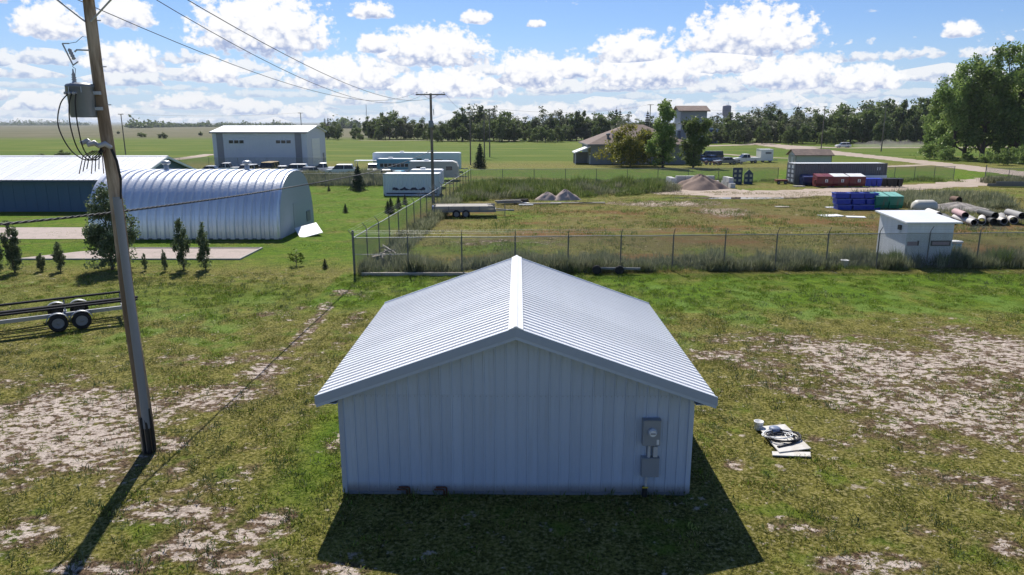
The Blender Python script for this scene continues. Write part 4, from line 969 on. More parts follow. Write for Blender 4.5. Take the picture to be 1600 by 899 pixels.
# ================================================================== vehicles
def car_paint(n, c): return material('paint_' + n, c, .28, 0, .03, 1, None, 0, None, .6)
def vehicle(name, label, loc, rz, kind, paint, group=None):
    """car along local x, nose towards -x"""
    L, W, H = {'suv': (4.7, 1.85, 1.7), 'sedan': (4.6, 1.8, 1.42), 'pickup': (5.6, 1.95, 1.82), 'van': (5.0, 1.95, 1.95)}[kind]
    o = thing(name, label, {'pickup': 'pickup', 'van': 'van'}.get(kind, 'car'), loc, rz, group)
    b = {'suv': [(-.5, .42), (-.495, .68), (-.45, .86), (-.22, .98), (.44, 1.02), (.49, .98), (.5, .62), (.49, .36), (-.46, .3)],
         'sedan': [(-.5, .4), (-.49, .62), (-.44, .74), (-.2, .86), (.28, .9), (.47, .86), (.5, .62), (.49, .34), (-.46, .3)],
         'pickup': [(-.5, .5), (-.5, .8), (-.47, .98), (-.22, 1.08), (.12, 1.1), (.13, 1.12), (.49, 1.12), (.5, .9), (.5, .5), (-.47, .42)],
         'van': [(-.5, .45), (-.5, .75), (-.44, .95), (-.36, 1.05), (.49, 1.08), (.5, .9), (.5, .42), (-.47, .36)]}[kind]
    MB().prism([(x * L, z) for x, z in b][::-1], -W / 2, W / 2).build('body', paint, o)
    g = {'suv': (-.24, -.10, .38, .46, .99), 'sedan': (-.19, -.05, .2, .33, .88), 'pickup': (-.21, -.09, .08, .12, 1.09), 'van': (-.36, -.22, .46, .485, 1.06)}[kind]
    x0, x1, x2, x3, zb = [q * L if i < 4 else q for i, q in enumerate(g)]; ti = .13
    V = [(x0, -W / 2 + .04, zb), (x3, -W / 2 + .04, zb), (x3, W / 2 - .04, zb), (x0, W / 2 - .04, zb), (x1, -W / 2 + ti, H - .06), (x2, -W / 2 + ti, H - .06), (x2, W / 2 - ti, H - .06), (x1, W / 2 - ti, H - .06)]
    cab = MB().add(V, [(0, 1, 5, 4), (1, 2, 6, 5), (2, 3, 7, 6), (3, 0, 4, 7), (4, 5, 6, 7)]).build('window_band', glass_dark, o)
    MB().add([(x1 - .05, -W / 2 + ti - .03, H - .07), (x2 + .05, -W / 2 + ti - .03, H - .07), (x2 + .05, W / 2 - ti + .03, H - .07), (x1 - .05, W / 2 - ti + .03, H - .07), (x1 + .1, -W / 2 + ti + .1, H), (x2 - .1, -W / 2 + ti + .1, H), (x2 - .1, W / 2 - ti - .1, H), (x1 + .1, W / 2 - ti - .1, H)],
             [(0, 1, 5, 4), (1, 2, 6, 5), (2, 3, 7, 6), (3, 0, 4, 7), (4, 5, 6, 7), (3, 2, 1, 0)]).build('roof', paint, o)
    for sy in (-1, 1):
        for xm in ((x1 + x2) / 2, ) if kind != 'van' else ((x1 + x2) / 2 - .6, (x1 + x2) / 2 + .6):
            MB().tube([(xm, sy * (W / 2 - .035), zb), (xm, sy * (W / 2 - ti + .005), H - .06)], .045, 4).build('pillar', paint, o)
        for x in (-.31 * L, .30 * L): wheel(o, x, sy * (W / 2 - .1), .34, .22, sy)
        MB().bx(-.497 * L - .01, -.47 * L, sy * (W / 2 - .35) - .17, sy * (W / 2 - .35) + .17, .68, .80).build('headlight', glass, o)
        MB().bx(.485 * L, .502 * L, sy * (W / 2 - .2) - .1, sy * (W / 2 - .2) + .1, .7, .9).build('tail_light', car_paint('red', (.35, .02, .02)), o)
    return o
wp_ = car_paint('white', (.78, .78, .77)); sil = car_paint('silver', (.42, .43, .44)); dk = car_paint('charcoal', (.035, .036, .04)); och = car_paint('ochre', (.38, .25, .05)); tealp = car_paint('teal', (.10, .33, .42)); grp = car_paint('grey', (.20, .21, .22))
for (px, Yc, kind, pt, rz, lab) in [(326, 112, 'sedan', sil, 5, 'silver sedan at the far left end of the parked row'), (355, 113, 'pickup', wp_, 8, 'white pickup half hidden by weeds beside the silver sedan'),
        (386, 110, 'suv', wp_, 80, 'white car parked nose-in behind the first roof vent of the arched hut'), (402, 112, 'sedan', dk, 75, 'charcoal car between two white cars in the parked row'), (421, 113, 'van', och, 90, 'ochre van in the middle of the parked row'),
        (438, 112, 'sedan', wp_, 10, 'low white sedan right of the ochre van'), (460, 112, 'suv', wp_, 6, 'white wagon with dark windows in the parked row near the hut end'), (481, 109, 'sedan', sil, 60, 'silver car turned aslant behind the hut end'),
        (506, 113, 'pickup', wp_, 12, 'white pickup at the foot of the machine shed door'), (532, 111, 'suv', wp_, 4, 'white estate car standing clear of the weeds right of the row'), (584, 113, 'suv', wp_, 100, 'white car parked beside the camper with a teal side'),
        (600, 103, 'sedan', sil, 8, 'pale sedan with dark roof in front of the camper'), (627, 100, 'sedan', tealp, 170, 'teal car in front of the beige travel trailer')]:
    X_ = (px - 800) * Yc / 1123.0
    vehicle('parked_car', lab, (X_, Yc, 0), R(rz), kind, pt, 'vehicles parked in the lot behind the arched hut')
vehicle('moving_car', 'white car driving on the far gravel road with dust behind it', (109.6, 239.7, .03), R(-1), 'suv', wp_)
vehicle('parked_pickup', 'white pickup on the grass left of the white box trailer', (47.3, 146, 0), R(4), 'pickup', wp_)
vehicle('parked_car', 'blue car under the dark tree beside the feed tower', (41.2, 150, 0), R(20), 'sedan', car_paint('blue', (.05, .14, .36)))
vehicle('parked_car', 'dark grey truck body near the feed tower canopy', (43.6, 158, 0), R(5), 'van', dk)
vehicle('parked_car', 'grey car among scrap right of the feed tower', (41.8, 141, 0), R(8), 'sedan', grp)
cp = thing('carport', 'open white carport frame behind the small spruce', 'frame', (-25.4, 116, 0))
MB().bx(0, 4.2, 0, 2.0, 1.9, 2.0).build('roof', white_metal, cp)
for x in (.1, 4.1):
    for y in (.1, 1.9): MB().bx(x - .05, x + .05, y - .05, y + .05, 0, 1.9).build('post', steel, cp)

# ================================================================== things in the yard
# flatbed trailer with lumber
lumber = material('weathered_lumber', (.45, .42, .37), .8, 0, .25, 1.5, (.30, .265, .22), .2, 20, .2, stretch=(.15, 1, 1))
fl = thing('flatbed_trailer', 'tandem flatbed trailer loaded with pale boards inside the fence', 'trailer', (-6.65, 59.9, 0), R(3))
MB().bx(0, 5.3, 0, 2.1, .62, .74).build('deck', lumber, fl)
for y in (.05, 2.05): MB().bx(0, 5.3, y - .05, y + .05, .47, .619).build('frame_rail', dark_gap, fl)
for y in (-.05, 2.15): MB().bx(.05, 5.25, y - .03, y + .03, .76, .98).build('side_board', lumber, fl)
for x in (.1, 1.3, 2.6, 3.9, 5.15): MB().bx(x - .04, x + .04, -.12, -.085, .5, 1.0).build('stake', dark_gap, fl)
MB().bx(-.08, -.02, .1, 1.0, .55, .98).build('tail_board', material('blue_tail_board', (.12, .22, .50), .5, 0, .1, 2), fl)
for x in (1.95, 2.75):
    for y in (-.14, 2.24): wheel(fl, x, y, .34, .22, -1 if y < 0 else 1)
for x in (1.95, 2.75): MB().cyl((x, 0, .34), (x, 2.1, .34), .04, n=6).build('axle', dark_gap, fl)
MB().tube([(5.3, .3, .55), (6.5, 1.05, .52)], .05, 6).build('drawbar', dark_gap, fl); MB().tube([(5.3, 1.8, .55), (6.5, 1.05, .52)], .05, 6).build('drawbar', dark_gap, fl)
MB().bx(6.35, 6.9, .98, 1.12, .45, .58).build('coupler', dark_gap, fl); MB().cyl((6.1, 1.05, .0), (6.1, 1.05, .95), .035, n=6).build('jack', dark_gap, fl)
for lay in range(3):
    for ib, y in enumerate(np.arange(.15, 1.95, .31)):
        o = MB().box((2.45 + rng.uniform(-.2, .2), y + .15, .765 + lay * .075 + .03), (4.6 + rng.uniform(-.4, .5), .28, .05), R(rng.uniform(-.6, .6))).build('lumber_board', lumber)
        o.parent = None; o.location = (-6.65, 59.9, 0); o.rotation_euler = (0, 0, R(3)); tag(o, 'long pale board, %s layer of the flatbed load, %s from the camera side' % (['bottom', 'middle', 'top'][lay], ['first', 'second', 'third', 'fourth', 'fifth', 'sixth'][ib]), 'board', 'boards loaded on the flatbed trailer')
beam_d = material('dark_beam', (.05, .045, .04), .8, 0, .2, 2, None, .2, 12, .2)
for k in range(6):
    o = MB().box((0, 0, 0), (2.6, .2, .14), 0).build('timber_beam', beam_d if k % 3 else lumber); o.location = (-.2 + .28 * (k % 3) + rng.uniform(-.3, .3), 70.2 + .5 * (k % 3), .2 + .16 * (k // 3)); o.rotation_euler = (0, 0, R(12 + rng.uniform(-8, 8)))
    tag(o, 'dark timber in the low pile behind the flatbed trailer', 'timber', 'timbers piled behind the flatbed trailer')
for k, (px, py, L, rz) in enumerate([(806, 318, 3.2, -38), (822, 322, 1.4, 5), (850, 320, 3.4, 2), (893, 319, 4.2, -2), (925, 319, 2.6, 4)]):
    x, y = GA(px, py); o = MB().box((0, 0, 0), (L, .3, .1), R(rz)).build('white_plank', lumber if k > 1 else plast); o.location = (x, y, .12)
    tag(o, ['white plank slanting down from the dark timbers', 'short white plank at the foot of the slanting one', 'grey plank lying before the small gravel heaps', 'long pale plank in front of the larger small heap', 'pale plank at the right end of the plank row'][k], 'plank')
# heaps
heap_m = material('gravel_heap', (.30, .225, .185), .95, 0, .22, 1.2, (.24, .18, .15), .8, 25, .1)
pink_h = material('pink_stone_heap', (.44, .36, .32), .95, 0, .25, 2.5, (.34, .27, .24), .9, 14, .1)
def heap(name, label, px, py, r, h, mat, sy=.8, seed=0):
    x, y = GA(px, py); y += r * sy; n, kk = 36, 12; V = []; F_ = []
    for j in range(kk + 1):
        u = j / kk
        for i in range(n):
            a = 2 * math.pi * i / n; rr = r * u * (1 + .16 * math.sin(3 * a + seed) + .08 * math.sin(7 * a + seed * 2)); z = h * (.55 * (1 - u) ** 1.2 + .45 * (1 - u * u)) * (1 + .05 * math.sin(5 * a + j)) - .03
            V.append((rr * math.cos(a), rr * sy * math.sin(a), max(z, -.03) + float(fnoise(np.array([rr * math.cos(a) + seed]), np.array([rr * math.sin(a)]), .7, 3)[0] - .5) * .22 * h * u * (1 - u) * 3))
    for j in range(kk): F_ += [(j * n + i, (j + 1) * n + i, (j + 1) * n + (i + 1) % n, j * n + (i + 1) % n) for i in range(n)]
    o = MB().add(V, F_, True).build(name, mat); o.location = (x, y, 0); return tag(o, label, 'heap')
heap('gravel_heap', 'big brown gravel heap in front of the white concrete blocks', 1101, 298, 3.25, 1.75, heap_m, .8, 1)
heap('stone_heap', 'rounded pink stone heap, larger of the pair in the weeds', 884, 314, 1.5, 1.1, pink_h, .8, 2)
heap('stone_heap', 'pink stone heap just left of the larger pink one', 856, 314, 1.4, .85, pink_h, .8, 3)
heap('stone_heap', 'small pink stone heap in weeds near the timbers', 801, 309, .9, .7, pink_h, .8, 4)
heap('stone_heap', 'low grey rubble heap behind the culvert pipes', 1520, 333, 3.4, .75, material('rubble', (.24, .22, .20), .95, 0, .35, 2.5, (.36, .33, .30), .9, 9, .1), .7, 5)
conc = material('white_concrete', (.56, .56, .55), .85, 0, .12, 1.5, (.47, .46, .44), .2, 20, .2)
bl_me = MB().bx(-.6, .6, -.3, .3, 0, .6).mesh('concrete_block', conc)
spots = [(20.0, 88.6, 0, 90), (20.0, 90.2, 0, 90), (20.0, 91.6, 0, 90), (20.0, 90.9, .61, 90), (20.0, 89.4, .61, 90)] + [(21.2 + 1.24 * k, 92.7, 0, 0) for k in range(5)] + [(21.8 + 1.24 * k, 92.7, .61, 0) for k in range(4)] + [(27.3, 91.9, 0, 90), (27.3, 90.4, 0, 90), (27.3, 88.9, 0, 90), (27.3, 91.2, .61, 90), (27.3, 89.8, .61, 90), (19.2, 87.0, 0, 20)]
for ib, (x, y, z, a) in enumerate(spots):
    o = link('concrete_block', bl_me, None, (x, y, z), R(a + rng.uniform(-3, 3))); tag(o, 'loose white concrete block left of the gravel heap' if ib == 19 else 'white concrete block, %s, %s from the %s' % (('left side wall of the gravel bay, ' if ib < 5 else 'back wall of the gravel bay, ' if ib < 14 else 'right side wall of the gravel bay, ') + ('upper row' if z > 0 else 'lower row'), ['first', 'second', 'third', 'fourth', 'fifth'][[1, 2, 3, 2, 1, 1, 2, 3, 4, 5, 1, 2, 3, 4, 3, 2, 1, 2, 1, 1][ib] - 1], 'left' if 5 <= ib < 14 else 'front'), 'block', 'concrete blocks around the gravel heap')
# cut-out house boards
hb = material('slate_blue_board', (.035, .06, .10), .6, 0, .1, 2); yw = material('pale_yellow_paint', (.42, .44, .30), .6, 0, .1, 2)
for k, (px, w_, h_, gable, lab) in enumerate([(1151.5, 1.25, 2.15, False, 'taller flat-topped blue house cut-out with pale painted windows'), (1169, 1.15, 1.9, True, 'smaller gabled blue house cut-out with pale painted windows')]):
    x, y = GA(px, 288); o = thing('house_cutout', lab, 'cut-out', (x, y, 0))
    MB().prism([(-w_ / 2, 0), (w_ / 2, 0), (w_ / 2, h_ * (.72 if gable else 1)), (0, h_), (-w_ / 2, h_ * (.72 if gable else 1))] if gable else [(-w_ / 2, 0), (w_ / 2, 0), (w_ / 2, h_), (-w_ / 2, h_)], 0, .06).build('board', hb, o)
    for j, (u, z) in enumerate([(-.3, .35), (.3, .35), (-.3, .95), (.3, .95), (-.3, 1.55), (.3, 1.55)][:4 if gable else 6]):
        MB().bx(u - .15, u + .15, -.012, -.002, z, z + .3).build('painted_window', yw, o)
    MB().box((0, .45, .45), (.08, .9, .08), 0, R(40)).build('prop', lumber, o)
# dumpsters
RS = ((.16, .09, .06), (2.2, 2.2, .5), .6)
maroon = material('maroon_paint', (.17, .022, .035), .45, 0, .1, 1, (.20, .05, .04), streak=RS); dkblue = material('dark_blue_paint', (.015, .03, .13), .45, 0, .1, 1); green_p = material('green_paint', (.015, .22, .15), .45, 0, .14, 1, streak=RS); mint = material('mint_lid', (.20, .48, .40), .5, 0, .1, 1)
black_p = material('black_plastic', (.02, .02, .022), .5, 0, .1, 2); blue_p = material('blue_plastic', (.02, .05, .40), .45, 0, .1, 2)
def dumpster(name, label, x, y, mat, lidm, w_=2.0, h_=1.55, d_=1.5, rz=0.0, sign=True):
    o = thing(name, label, 'dumpster', (x, y, 0), R(rz))
    MB().prismx([(0.15, .12), (d_, .12), (d_, h_), (.0, h_ * .82), (0, .5)][::-1], 0, w_).build('bin', mat, o)
    for k in (0, 1): MB().add([(.02 + k * w_ / 2, -.03, h_ * .82 + .03), (w_ / 2 - .02 + k * w_ / 2, -.03, h_ * .82 + .03), (w_ / 2 - .02 + k * w_ / 2, d_, h_ + .03), (.02 + k * w_ / 2, d_, h_ + .03), (.02 + k * w_ / 2, -.03, h_ * .82 + .07), (w_ / 2 - .02 + k * w_ / 2, -.03, h_ * .82 + .07), (w_ / 2 - .02 + k * w_ / 2, d_, h_ + .07), (.02 + k * w_ / 2, d_, h_ + .07)],
                              [(3, 2, 1, 0), (4, 5, 6, 7), (0, 1, 5, 4), (1, 2, 6, 5), (2, 3, 7, 6), (3, 0, 4, 7)]).build('lid', lidm, o)
    for s_ in (-.06, w_ + .06): MB().bx(s_ - .05, s_ + .05, .3, 1.1, .75, .95).build('fork_pocket', mat, o)
    for z in (.45, 1.0): MB().bx(0, w_, -.05, -.002, z, z + .07).build('rib', mat, o)
    for x_ in (.25, w_ - .25): MB().bx(x_ - .1, x_ + .1, .3, .5, 0, .12).build('skid', dark_gap, o)
    if sign:
        sg = MB().bx(w_ * .5, w_ * .5 + .34, -.064, -.055, .62, 1.0).build('sign_plate', plast, o)
        MB().bx(w_ * .5 + .06, w_ * .5 + .28, -.07, -.066, .67, .74).build('printed_mark', black_p, sg); MB().bx(w_ * .5 + .12, w_ * .5 + .22, -.07, -.066, .78, .95).build('printed_mark', black_p, sg)
    return o
for k, lab in enumerate(['maroon dumpster with white sign, leftmost of the three', 'maroon dumpster with white sign, middle of the three', 'maroon dumpster with white sign, nearest the wheelie bins']):
    dumpster('dumpster', lab, 38.15 + 2.1 * k, 89.6 + .12 * k, maroon, maroon if k == 0 else plast, rz=rng.uniform(-3, 3))
dumpster('dumpster', 'dark blue dumpster behind the maroon ones by the container', 37.3, 91.7, dkblue, dkblue, 1.7, 1.3, 1.2, sign=False)
dumpster('dumpster', 'green dumpster with mint lid beside the stacked blue bins', 33.6, 65.7, green_p, mint, 1.2, 1.45, 1.6, sign=False)
dumpster('dumpster', 'green dumpster with mint lid, right of its twin', 34.9, 65.7, green_p, mint, 1.25, 1.45, 1.6, sign=False)
def cart(lab, x, y, mat, rz=0.0):
    o = thing('wheelie_bin', lab, 'bin', (x, y, 0), R(rz))
    V = [(-.24, -.28, .08), (.24, -.28, .08), (.24, .25, .08), (-.24, .25, .08), (-.3, -.36, .98), (.3, -.36, .98), (.3, .34, .98), (-.3, .34, .98)]
    MB().add(V, [(3, 2, 1, 0), (4, 5, 6, 7), (0, 1, 5, 4), (1, 2, 6, 5), (2, 3, 7, 6), (3, 0, 4, 7)]).build('body', mat, o)
    MB().add([(-.32, -.4, .99), (.32, -.4, .99), (.32, .36, .99), (-.32, .36, .99), (-.3, -.38, 1.03), (.3, -.38, 1.03), (.26, .34, 1.1), (-.26, .34, 1.1)], [(3, 2, 1, 0), (4, 5, 6, 7), (0, 1, 5, 4), (1, 2, 6, 5), (2, 3, 7, 6), (3, 0, 4, 7)]).build('lid', mat, o)
    MB().tube([(-.25, .42, .95), (.25, .42, .95)], .02, 6).build('handle', black_p, o)
    for s_ in (-.24, .24): MB().cyl((s_ - .03, .3, .11), (s_ + .03, .3, .11), .11, n=10).build('wheel', tyre_m, o)
for k in range(7):
    cart(['blue wheelie bin touching the maroon dumpster', 'blue wheelie bin, second from the maroon dumpster', 'blue wheelie bin, third from the maroon dumpster', 'black wheelie bin next to the blue ones', 'black wheelie bin, second from the blue ones', 'black wheelie bin, third from the blue ones', 'black wheelie bin at the far right end of the row'][k], 44.9 + .66 * k, 90.3 + .1 * (k % 2), blue_p if k < 3 else black_p, rng.uniform(-12, 12))
# stacked blue bins: open nested crates
bin_me = None
def blue_crate(lab, x, y, z, rz):
    o = thing('blue_bin', lab, 'bin', (x, y, z), R(rz), 'stacked blue bins')
    m = MB(); w_, d_, h_ = .60, .52, .46
    for (sx, sy, lx, ly) in ((0, -1, w_, .03), (0, 1, w_, .03), (-1, 0, .03, d_), (1, 0, .03, d_)): m.box((sx * w_, sy * d_, h_ / 2), (lx * 2 if not sx else .05, ly * 2 if not sy else .05, h_))
    m.box((0, 0, .03), (w_ * 2 - .06, d_ * 2 - .06, .05)); m.build('tub', blue_p, o)
    r_ = MB()
    for sy in (-1, 1): r_.box((0, sy * (d_ + .03), h_ - .03), (w_ * 2 + .14, .05, .07))
    for sx in (-1, 1): r_.box((sx * (w_ + .045), 0, h_ - .03), (.05, d_ * 2 + .01, .07))
    r_.build('rim', material('pale_blue_rim', (.10, .16, .55), .45, 0, .1, 2), o)
for c_ in range(3):
    for l_ in range(3): blue_crate(['blue bin in the %s stack, %s layer' % (a, b) for a, b in [(['left', 'middle', 'right'][c_], ['bottom', 'middle', 'top'][l_])]][0] + ' beside the green dumpsters', 30.9 + 1.33 * c_ - .1 * l_, 66.4 + .1 * l_, .53 * l_, rng.uniform(-9, 9))
# small white shed by the fence
wood_w = material('white_painted_boards', (.80, .82, .85), .6, 0, .07, 1.2, None, 0, None, .3, streak=((.55, .53, .50), (4, 4, .4), .3))
brown_f = material('brown_frame', (.07, .04, .05), .6, 0, .1, 3); pinkp = material('faded_pink_panel', (.42, .30, .34), .6, 0, .1, 3)
ws = thing('white_shed', 'small white board shed with a flat pent roof against the front fence', 'shed', (22.05, 39.3, 0), R(1))
for i in range(11): MB().bx(i * .236 + .002, (i + 1) * .236 - .006, -.02, .0, .05, 2.36).build('board', wood_w, ws)
for i in range(12): MB().bx(-.02, .0, i * .25 + .002, (i + 1) * .25 - .006, .05, 2.36 + .055 * i * .25 / .25 * .33).build('board', wood_w, ws)
MB().prismx([(.01, .03), (2.97, .03), (2.97, 2.6), (.01, 2.38)], .003, 2.59).build('inner_wall', wood_w, ws)
MB().prismx([(-.25, 2.40), (3.2, 2.66), (3.2, 2.74), (-.25, 2.48)], -.25, 2.9).build('roof', white_metal, ws)
MB().box((1.3, -.09, .55), (2.5, .03, 1.05), 0, R(4)).build('leaning_panel', wood_w, ws)
wf = MB().bx(1.38, 2.5, -.05, -.022, 1.12, 1.42).build('window', brown_f, ws); MB().bx(1.46, 2.42, -.06, -.052, 1.18, 1.36).build('pane', pinkp, wf)
MB().bx(.06, .62, -.05, -.022, 1.14, 1.36).build('faded_panel', pinkp, ws); MB().bx(.62, .7, -.055, -.022, 1.14, 1.42).build('latch', brown_f, ws)
lp = MB().bx(-.14, -.022, .55, .78, 1.95, 2.2).build('wall_lamp', black_p, ws); MB().bx(-.10, -.03, .62, .71, 1.75, 1.949).build('lamp_glass', glass, lp)
def tub(name, lab, px, py, r, h, mat, z=0.0):
    x, y = GA(px, py, z); o = thing(name, lab, 'bucket', (x, y, z))
    MB().lathe([(r * .82, 0), (r, h * .9), (r * 1.08, h * .9), (r * 1.08, h), (r * .95, h), (r * .78, .03), (0, .03)], 18).build('pail', mat, o); MB().tube([(-r, 0, h * .92), (-r * .7, -r * .9, h * .7), (0, -r * 1.15, h * .62), (r * .7, -r * .9, h * .7), (r, 0, h * .92)], .006, 4).build('handle', steel, o)
lb = material('light_blue_plastic', (.22, .50, .72), .5, 0, .08, 2)
tub('bucket', 'white bucket in the grass outside the front fence', 1319, 418, .2, .42, plast)
dr_ = thing('plastic_drum', 'light blue drum standing behind the small white shed', 'drum', (26.2, 41.4, 0)); MB().lathe([(.27, 0), (.29, .04), (.29, .3), (.3, .32), (.29, .34), (.29, .62), (.3, .64), (.29, .66), (.29, .9), (.25, .95)], 18).build('barrel', lb, dr_); MB().lathe([(.30, .93), (.36, 1.0), (.34, 1.06), (.1, 1.08)], 18).build('lid', plast, dr_)
tk = thing('tank', 'pale rounded tank lying in the weeds behind the white shed', 'tank', (*GA(1443, 332), 0)); MB().lathe([(.05, -1.05), (.45, -.98), (.62, -.7), (.62, .7), (.45, .98), (.05, 1.05)], 16, (0, 0, .5), 'X').build('shell', material('cream_tank', (.60, .58, .50), .5, 0, .08, 2), tk)
for s_ in (-.5, .5): MB().bx(s_ - .08, s_ + .08, -.4, .4, 0, .1).build('foot', lumber, tk)
# culvert pipes
pipe_w = material('pale_culvert', (.60, .57, .54), .7, 0, .12, 1.2); pipe_in = material('black_culvert_inside', (.02, .02, .02), .8, 0, .1, 2)
pm_ = MB(); n = 20
pm_.lathe([(.31, -1.6), (.32, -1.6), (.32, 1.6), (.31, 1.6)], n, (0, 0, 0), 'Y'); pme = None
def culvert(lab, x, y, z, rz, r=.32, L=3.0, mat=None):
    o = thing('culvert_pipe', lab, 'pipe', (x, y, z), R(rz), 'culvert pipes piled in the yard'); m = MB(); n = 20
    ring = lambda rr, yy: [(rr * math.cos(2 * math.pi * i / n), yy, rr * math.sin(2 * math.pi * i / n)) for i in range(n)]
    V = ring(r, -L / 2) + ring(r, L / 2); m.add(V, [(i, n + i, n + (i + 1) % n, (i + 1) % n) for i in range(n)], True)
    V = ring(r, -L / 2) + ring(r * .88, -L / 2); m.add(V, [(i, (i + 1) % n, n + (i + 1) % n, n + i) for i in range(n)]); V = ring(r, L / 2) + ring(r * .88, L / 2); m.add(V, [(i, n + i, n + (i + 1) % n, (i + 1) % n) for i in range(n)])
    m.build('pipe_wall', mat or pipe_w, o)
    V = ring(r * .88, -L / 2) + ring(r * .88, L / 2); MB().add(V, [(i, (i + 1) % n, n + (i + 1) % n, n + i) for i in range(n)], True).build('pipe_bore', pipe_in, o)
pipe_g = material('grey_culvert', (.30, .29, .28), .7, 0, .15, 1.2); pipe_d = material('dark_culvert', (.06, .06, .06), .6, 0, .15, 1.2)
pk = material('faded_pink_culvert', (.46, .30, .30), .7, 0, .12, 1.2)
for k in range(15):
    x = 33.0 + .74 * k; y = 55.8 + rng.uniform(-.7, .7); culvert('pale culvert pipe on the ground in the pile, %s from the shed end' % ['first', 'second', 'third', 'fourth', 'fifth', 'sixth', 'seventh', 'eighth', 'ninth', 'tenth', 'eleventh', 'twelfth', 'thirteenth', 'fourteenth', 'fifteenth'][k], x, y + 1.0, .33, -18 + rng.uniform(-16, 16), rng.uniform(.22, .31), 2.6 + rng.uniform(-.6, .8), [pipe_w, pipe_g, pipe_w, pipe_d][k % 4])
for k in range(4):
    culvert('culvert pipe resting on top of the pile, %s from the shed end' % ['first', 'second', 'third', 'fourth', 'fifth', 'sixth'][k], 34.0 + 2.1 * k, 57.0 + .2 * math.cos(k), .74, -20 + rng.uniform(-12, 12), .27, 2.6, pk if k == 1 else [pipe_w, pk, pipe_d, pipe_g][k])
x, y = GA(1491, 327); culvert('short rusty culvert ring standing apart behind the pile', x + 2.5, y + 4, .4, 15, .4, .8, material('rusty_steel', (.16, .09, .06), .8, 0, .2, 2))
# steel beams by the drive, scrap
for k in range(5):
    o = MB().bx(-5, 5, -.12, -.09, 0, .28).bx(-5, 5, .09, .12, 0, .28).bx(-5, 5, -.089, .089, .12, .16).build('steel_beam', fence_steel); x, y = GA(1610, 293); o.location = (x + .3 * k, y + .36 * (k % 3), .1 + .3 * (k // 3)); o.rotation_euler = (0, 0, R(-8 + k)); tag(o, 'steel beam stacked beside the drive near the right fence', 'beam', 'steel beams beside the drive')
for k, (px, py, w_, d_, lab) in enumerate([(1298, 338, 2.0, 1.0, 'white sheet on the brown grass left of the small shed'), (1337, 340, 1.5, .7, 'pale sheet on the grass just behind the small white shed'), (1298, 325, 1.0, .5, 'pale scrap sheet at the foot of the blue bins'), (1222, 324, 1.3, .5, 'grey board on the dry grass in the middle of the yard')]):
    x, y = GA(px, py); o = MB().box((0, 0, .05), (w_, d_, .05), R(rng.uniform(-20, 20)), R(2)).build('scrap_sheet', plast if k < 3 else lumber); o.location = (x, y, 0); tag(o, lab, 'sheet')
# scrap wood heap and junk by the corner of the front fence
for k in range(14):
    o = MB().box((0, 0, 0), (rng.uniform(.5, 1.1), .12, .05), R(rng.uniform(0, 180)), R(rng.uniform(-25, 25)), R(rng.uniform(-30, 30))).build('scrap_wood', lumber); o.location = (-6.9 + rng.gauss(0, .3), 39.4 + rng.gauss(0, .3), .25 + .06 * k); tag(o, 'stick of scrap wood in the heap at the fence corner', 'wood', 'scrap wood heaped at the fence corner')
tub('bucket', 'grey-green pail under the scrap wood heap at the fence corner', 593, 412, .22, .5, material('grey_green_plastic', (.16, .24, .22), .6, 0, .1, 2))
tub('bucket', 'small pale pail at the foot of the fence behind the white shed', 718, 416, .14, .25, conc)
o = MB().bx(0, 5.6, -.1, .1, 0, .16).build('timber_sleeper', lumber); o.location = (-7.9, 36.6, 0); tag(o, 'long grey timber lying along the foot of the fence corner', 'timber')
ax = thing('trailer_axle', 'old axle with wheels lying in the weeds by the front fence', 'axle', (5.5, 37.0, 0), R(-4)); MB().bx(-1.0, 1.3, -.05, .05, .25, .35).build('beam', dark_gap, ax)
for x in (-1.0, .2): MB().lathe([(.1, -.08), (.21, -.09), (.24, -.05), (.24, .05), (.21, .09), (.1, .08)], 16, (x, -.15, .24), 'Y').build('wheel', tyre_m, ax)
# small board heap at the gravel bed of concrete blocks: red rusty cart
rc = thing('rusty_cart', 'small rusty cart beside the end of the grey container', 'cart', (34.8, 94.2, 0)); rust = material('red_rust', (.20, .07, .05), .8, 0, .2, 2)
MB().bx(0, 1.5, 0, .8, .35, .6).build('tray', rust, rc)
for x in (.3, 1.2): wheel(rc, x, .0, .22, .14)
pal = thing('pallet', 'low grey pallet with scrap beside the maroon dumpsters', 'pallet', (37.0, 89.9, 0))
for k in range(6): MB().bx(-1.3, -.1, k * .2, k * .2 + .14, .1, .125).build('slat', lumber, pal)
for x in (-1.25, -.75, -.2): MB().bx(x, x + .08, 0, 1.14, 0, .099).build('runner', lumber, pal)
# old farm scrap by the feed tower
for k, (x, y, s_) in enumerate([(36.5, 139.0, 1.0), (39.0, 138.2, .8), (44.2, 142.6, .9), (45.2, 140.8, .7)]):
    o = thing('farm_implement', ['rusty implement nearest the feed tower', 'low rusty implement left of the grey car', 'dark harrow frame beyond the grey car', 'small dark implement right of the harrow frame'][k], 'implement', (x, y, 0), R(20 * k)); MB().bx(-1.4 * s_, 1.4 * s_, -.1, .1, .5, .65).build('beam', rust if k < 2 else dark_gap, o); MB().bx(-.1, .1, -.9 * s_, .9 * s_, .45, .6).build('cross_beam', steel, o)
    for q in (-1.1, 0, 1.1): MB().lathe([(.36 * s_, -.05), (.4 * s_, 0), (.36 * s_, .05)], 12, (q * s_, .35, .4 * s_), 'Y').build('wheel', dark_gap, o)

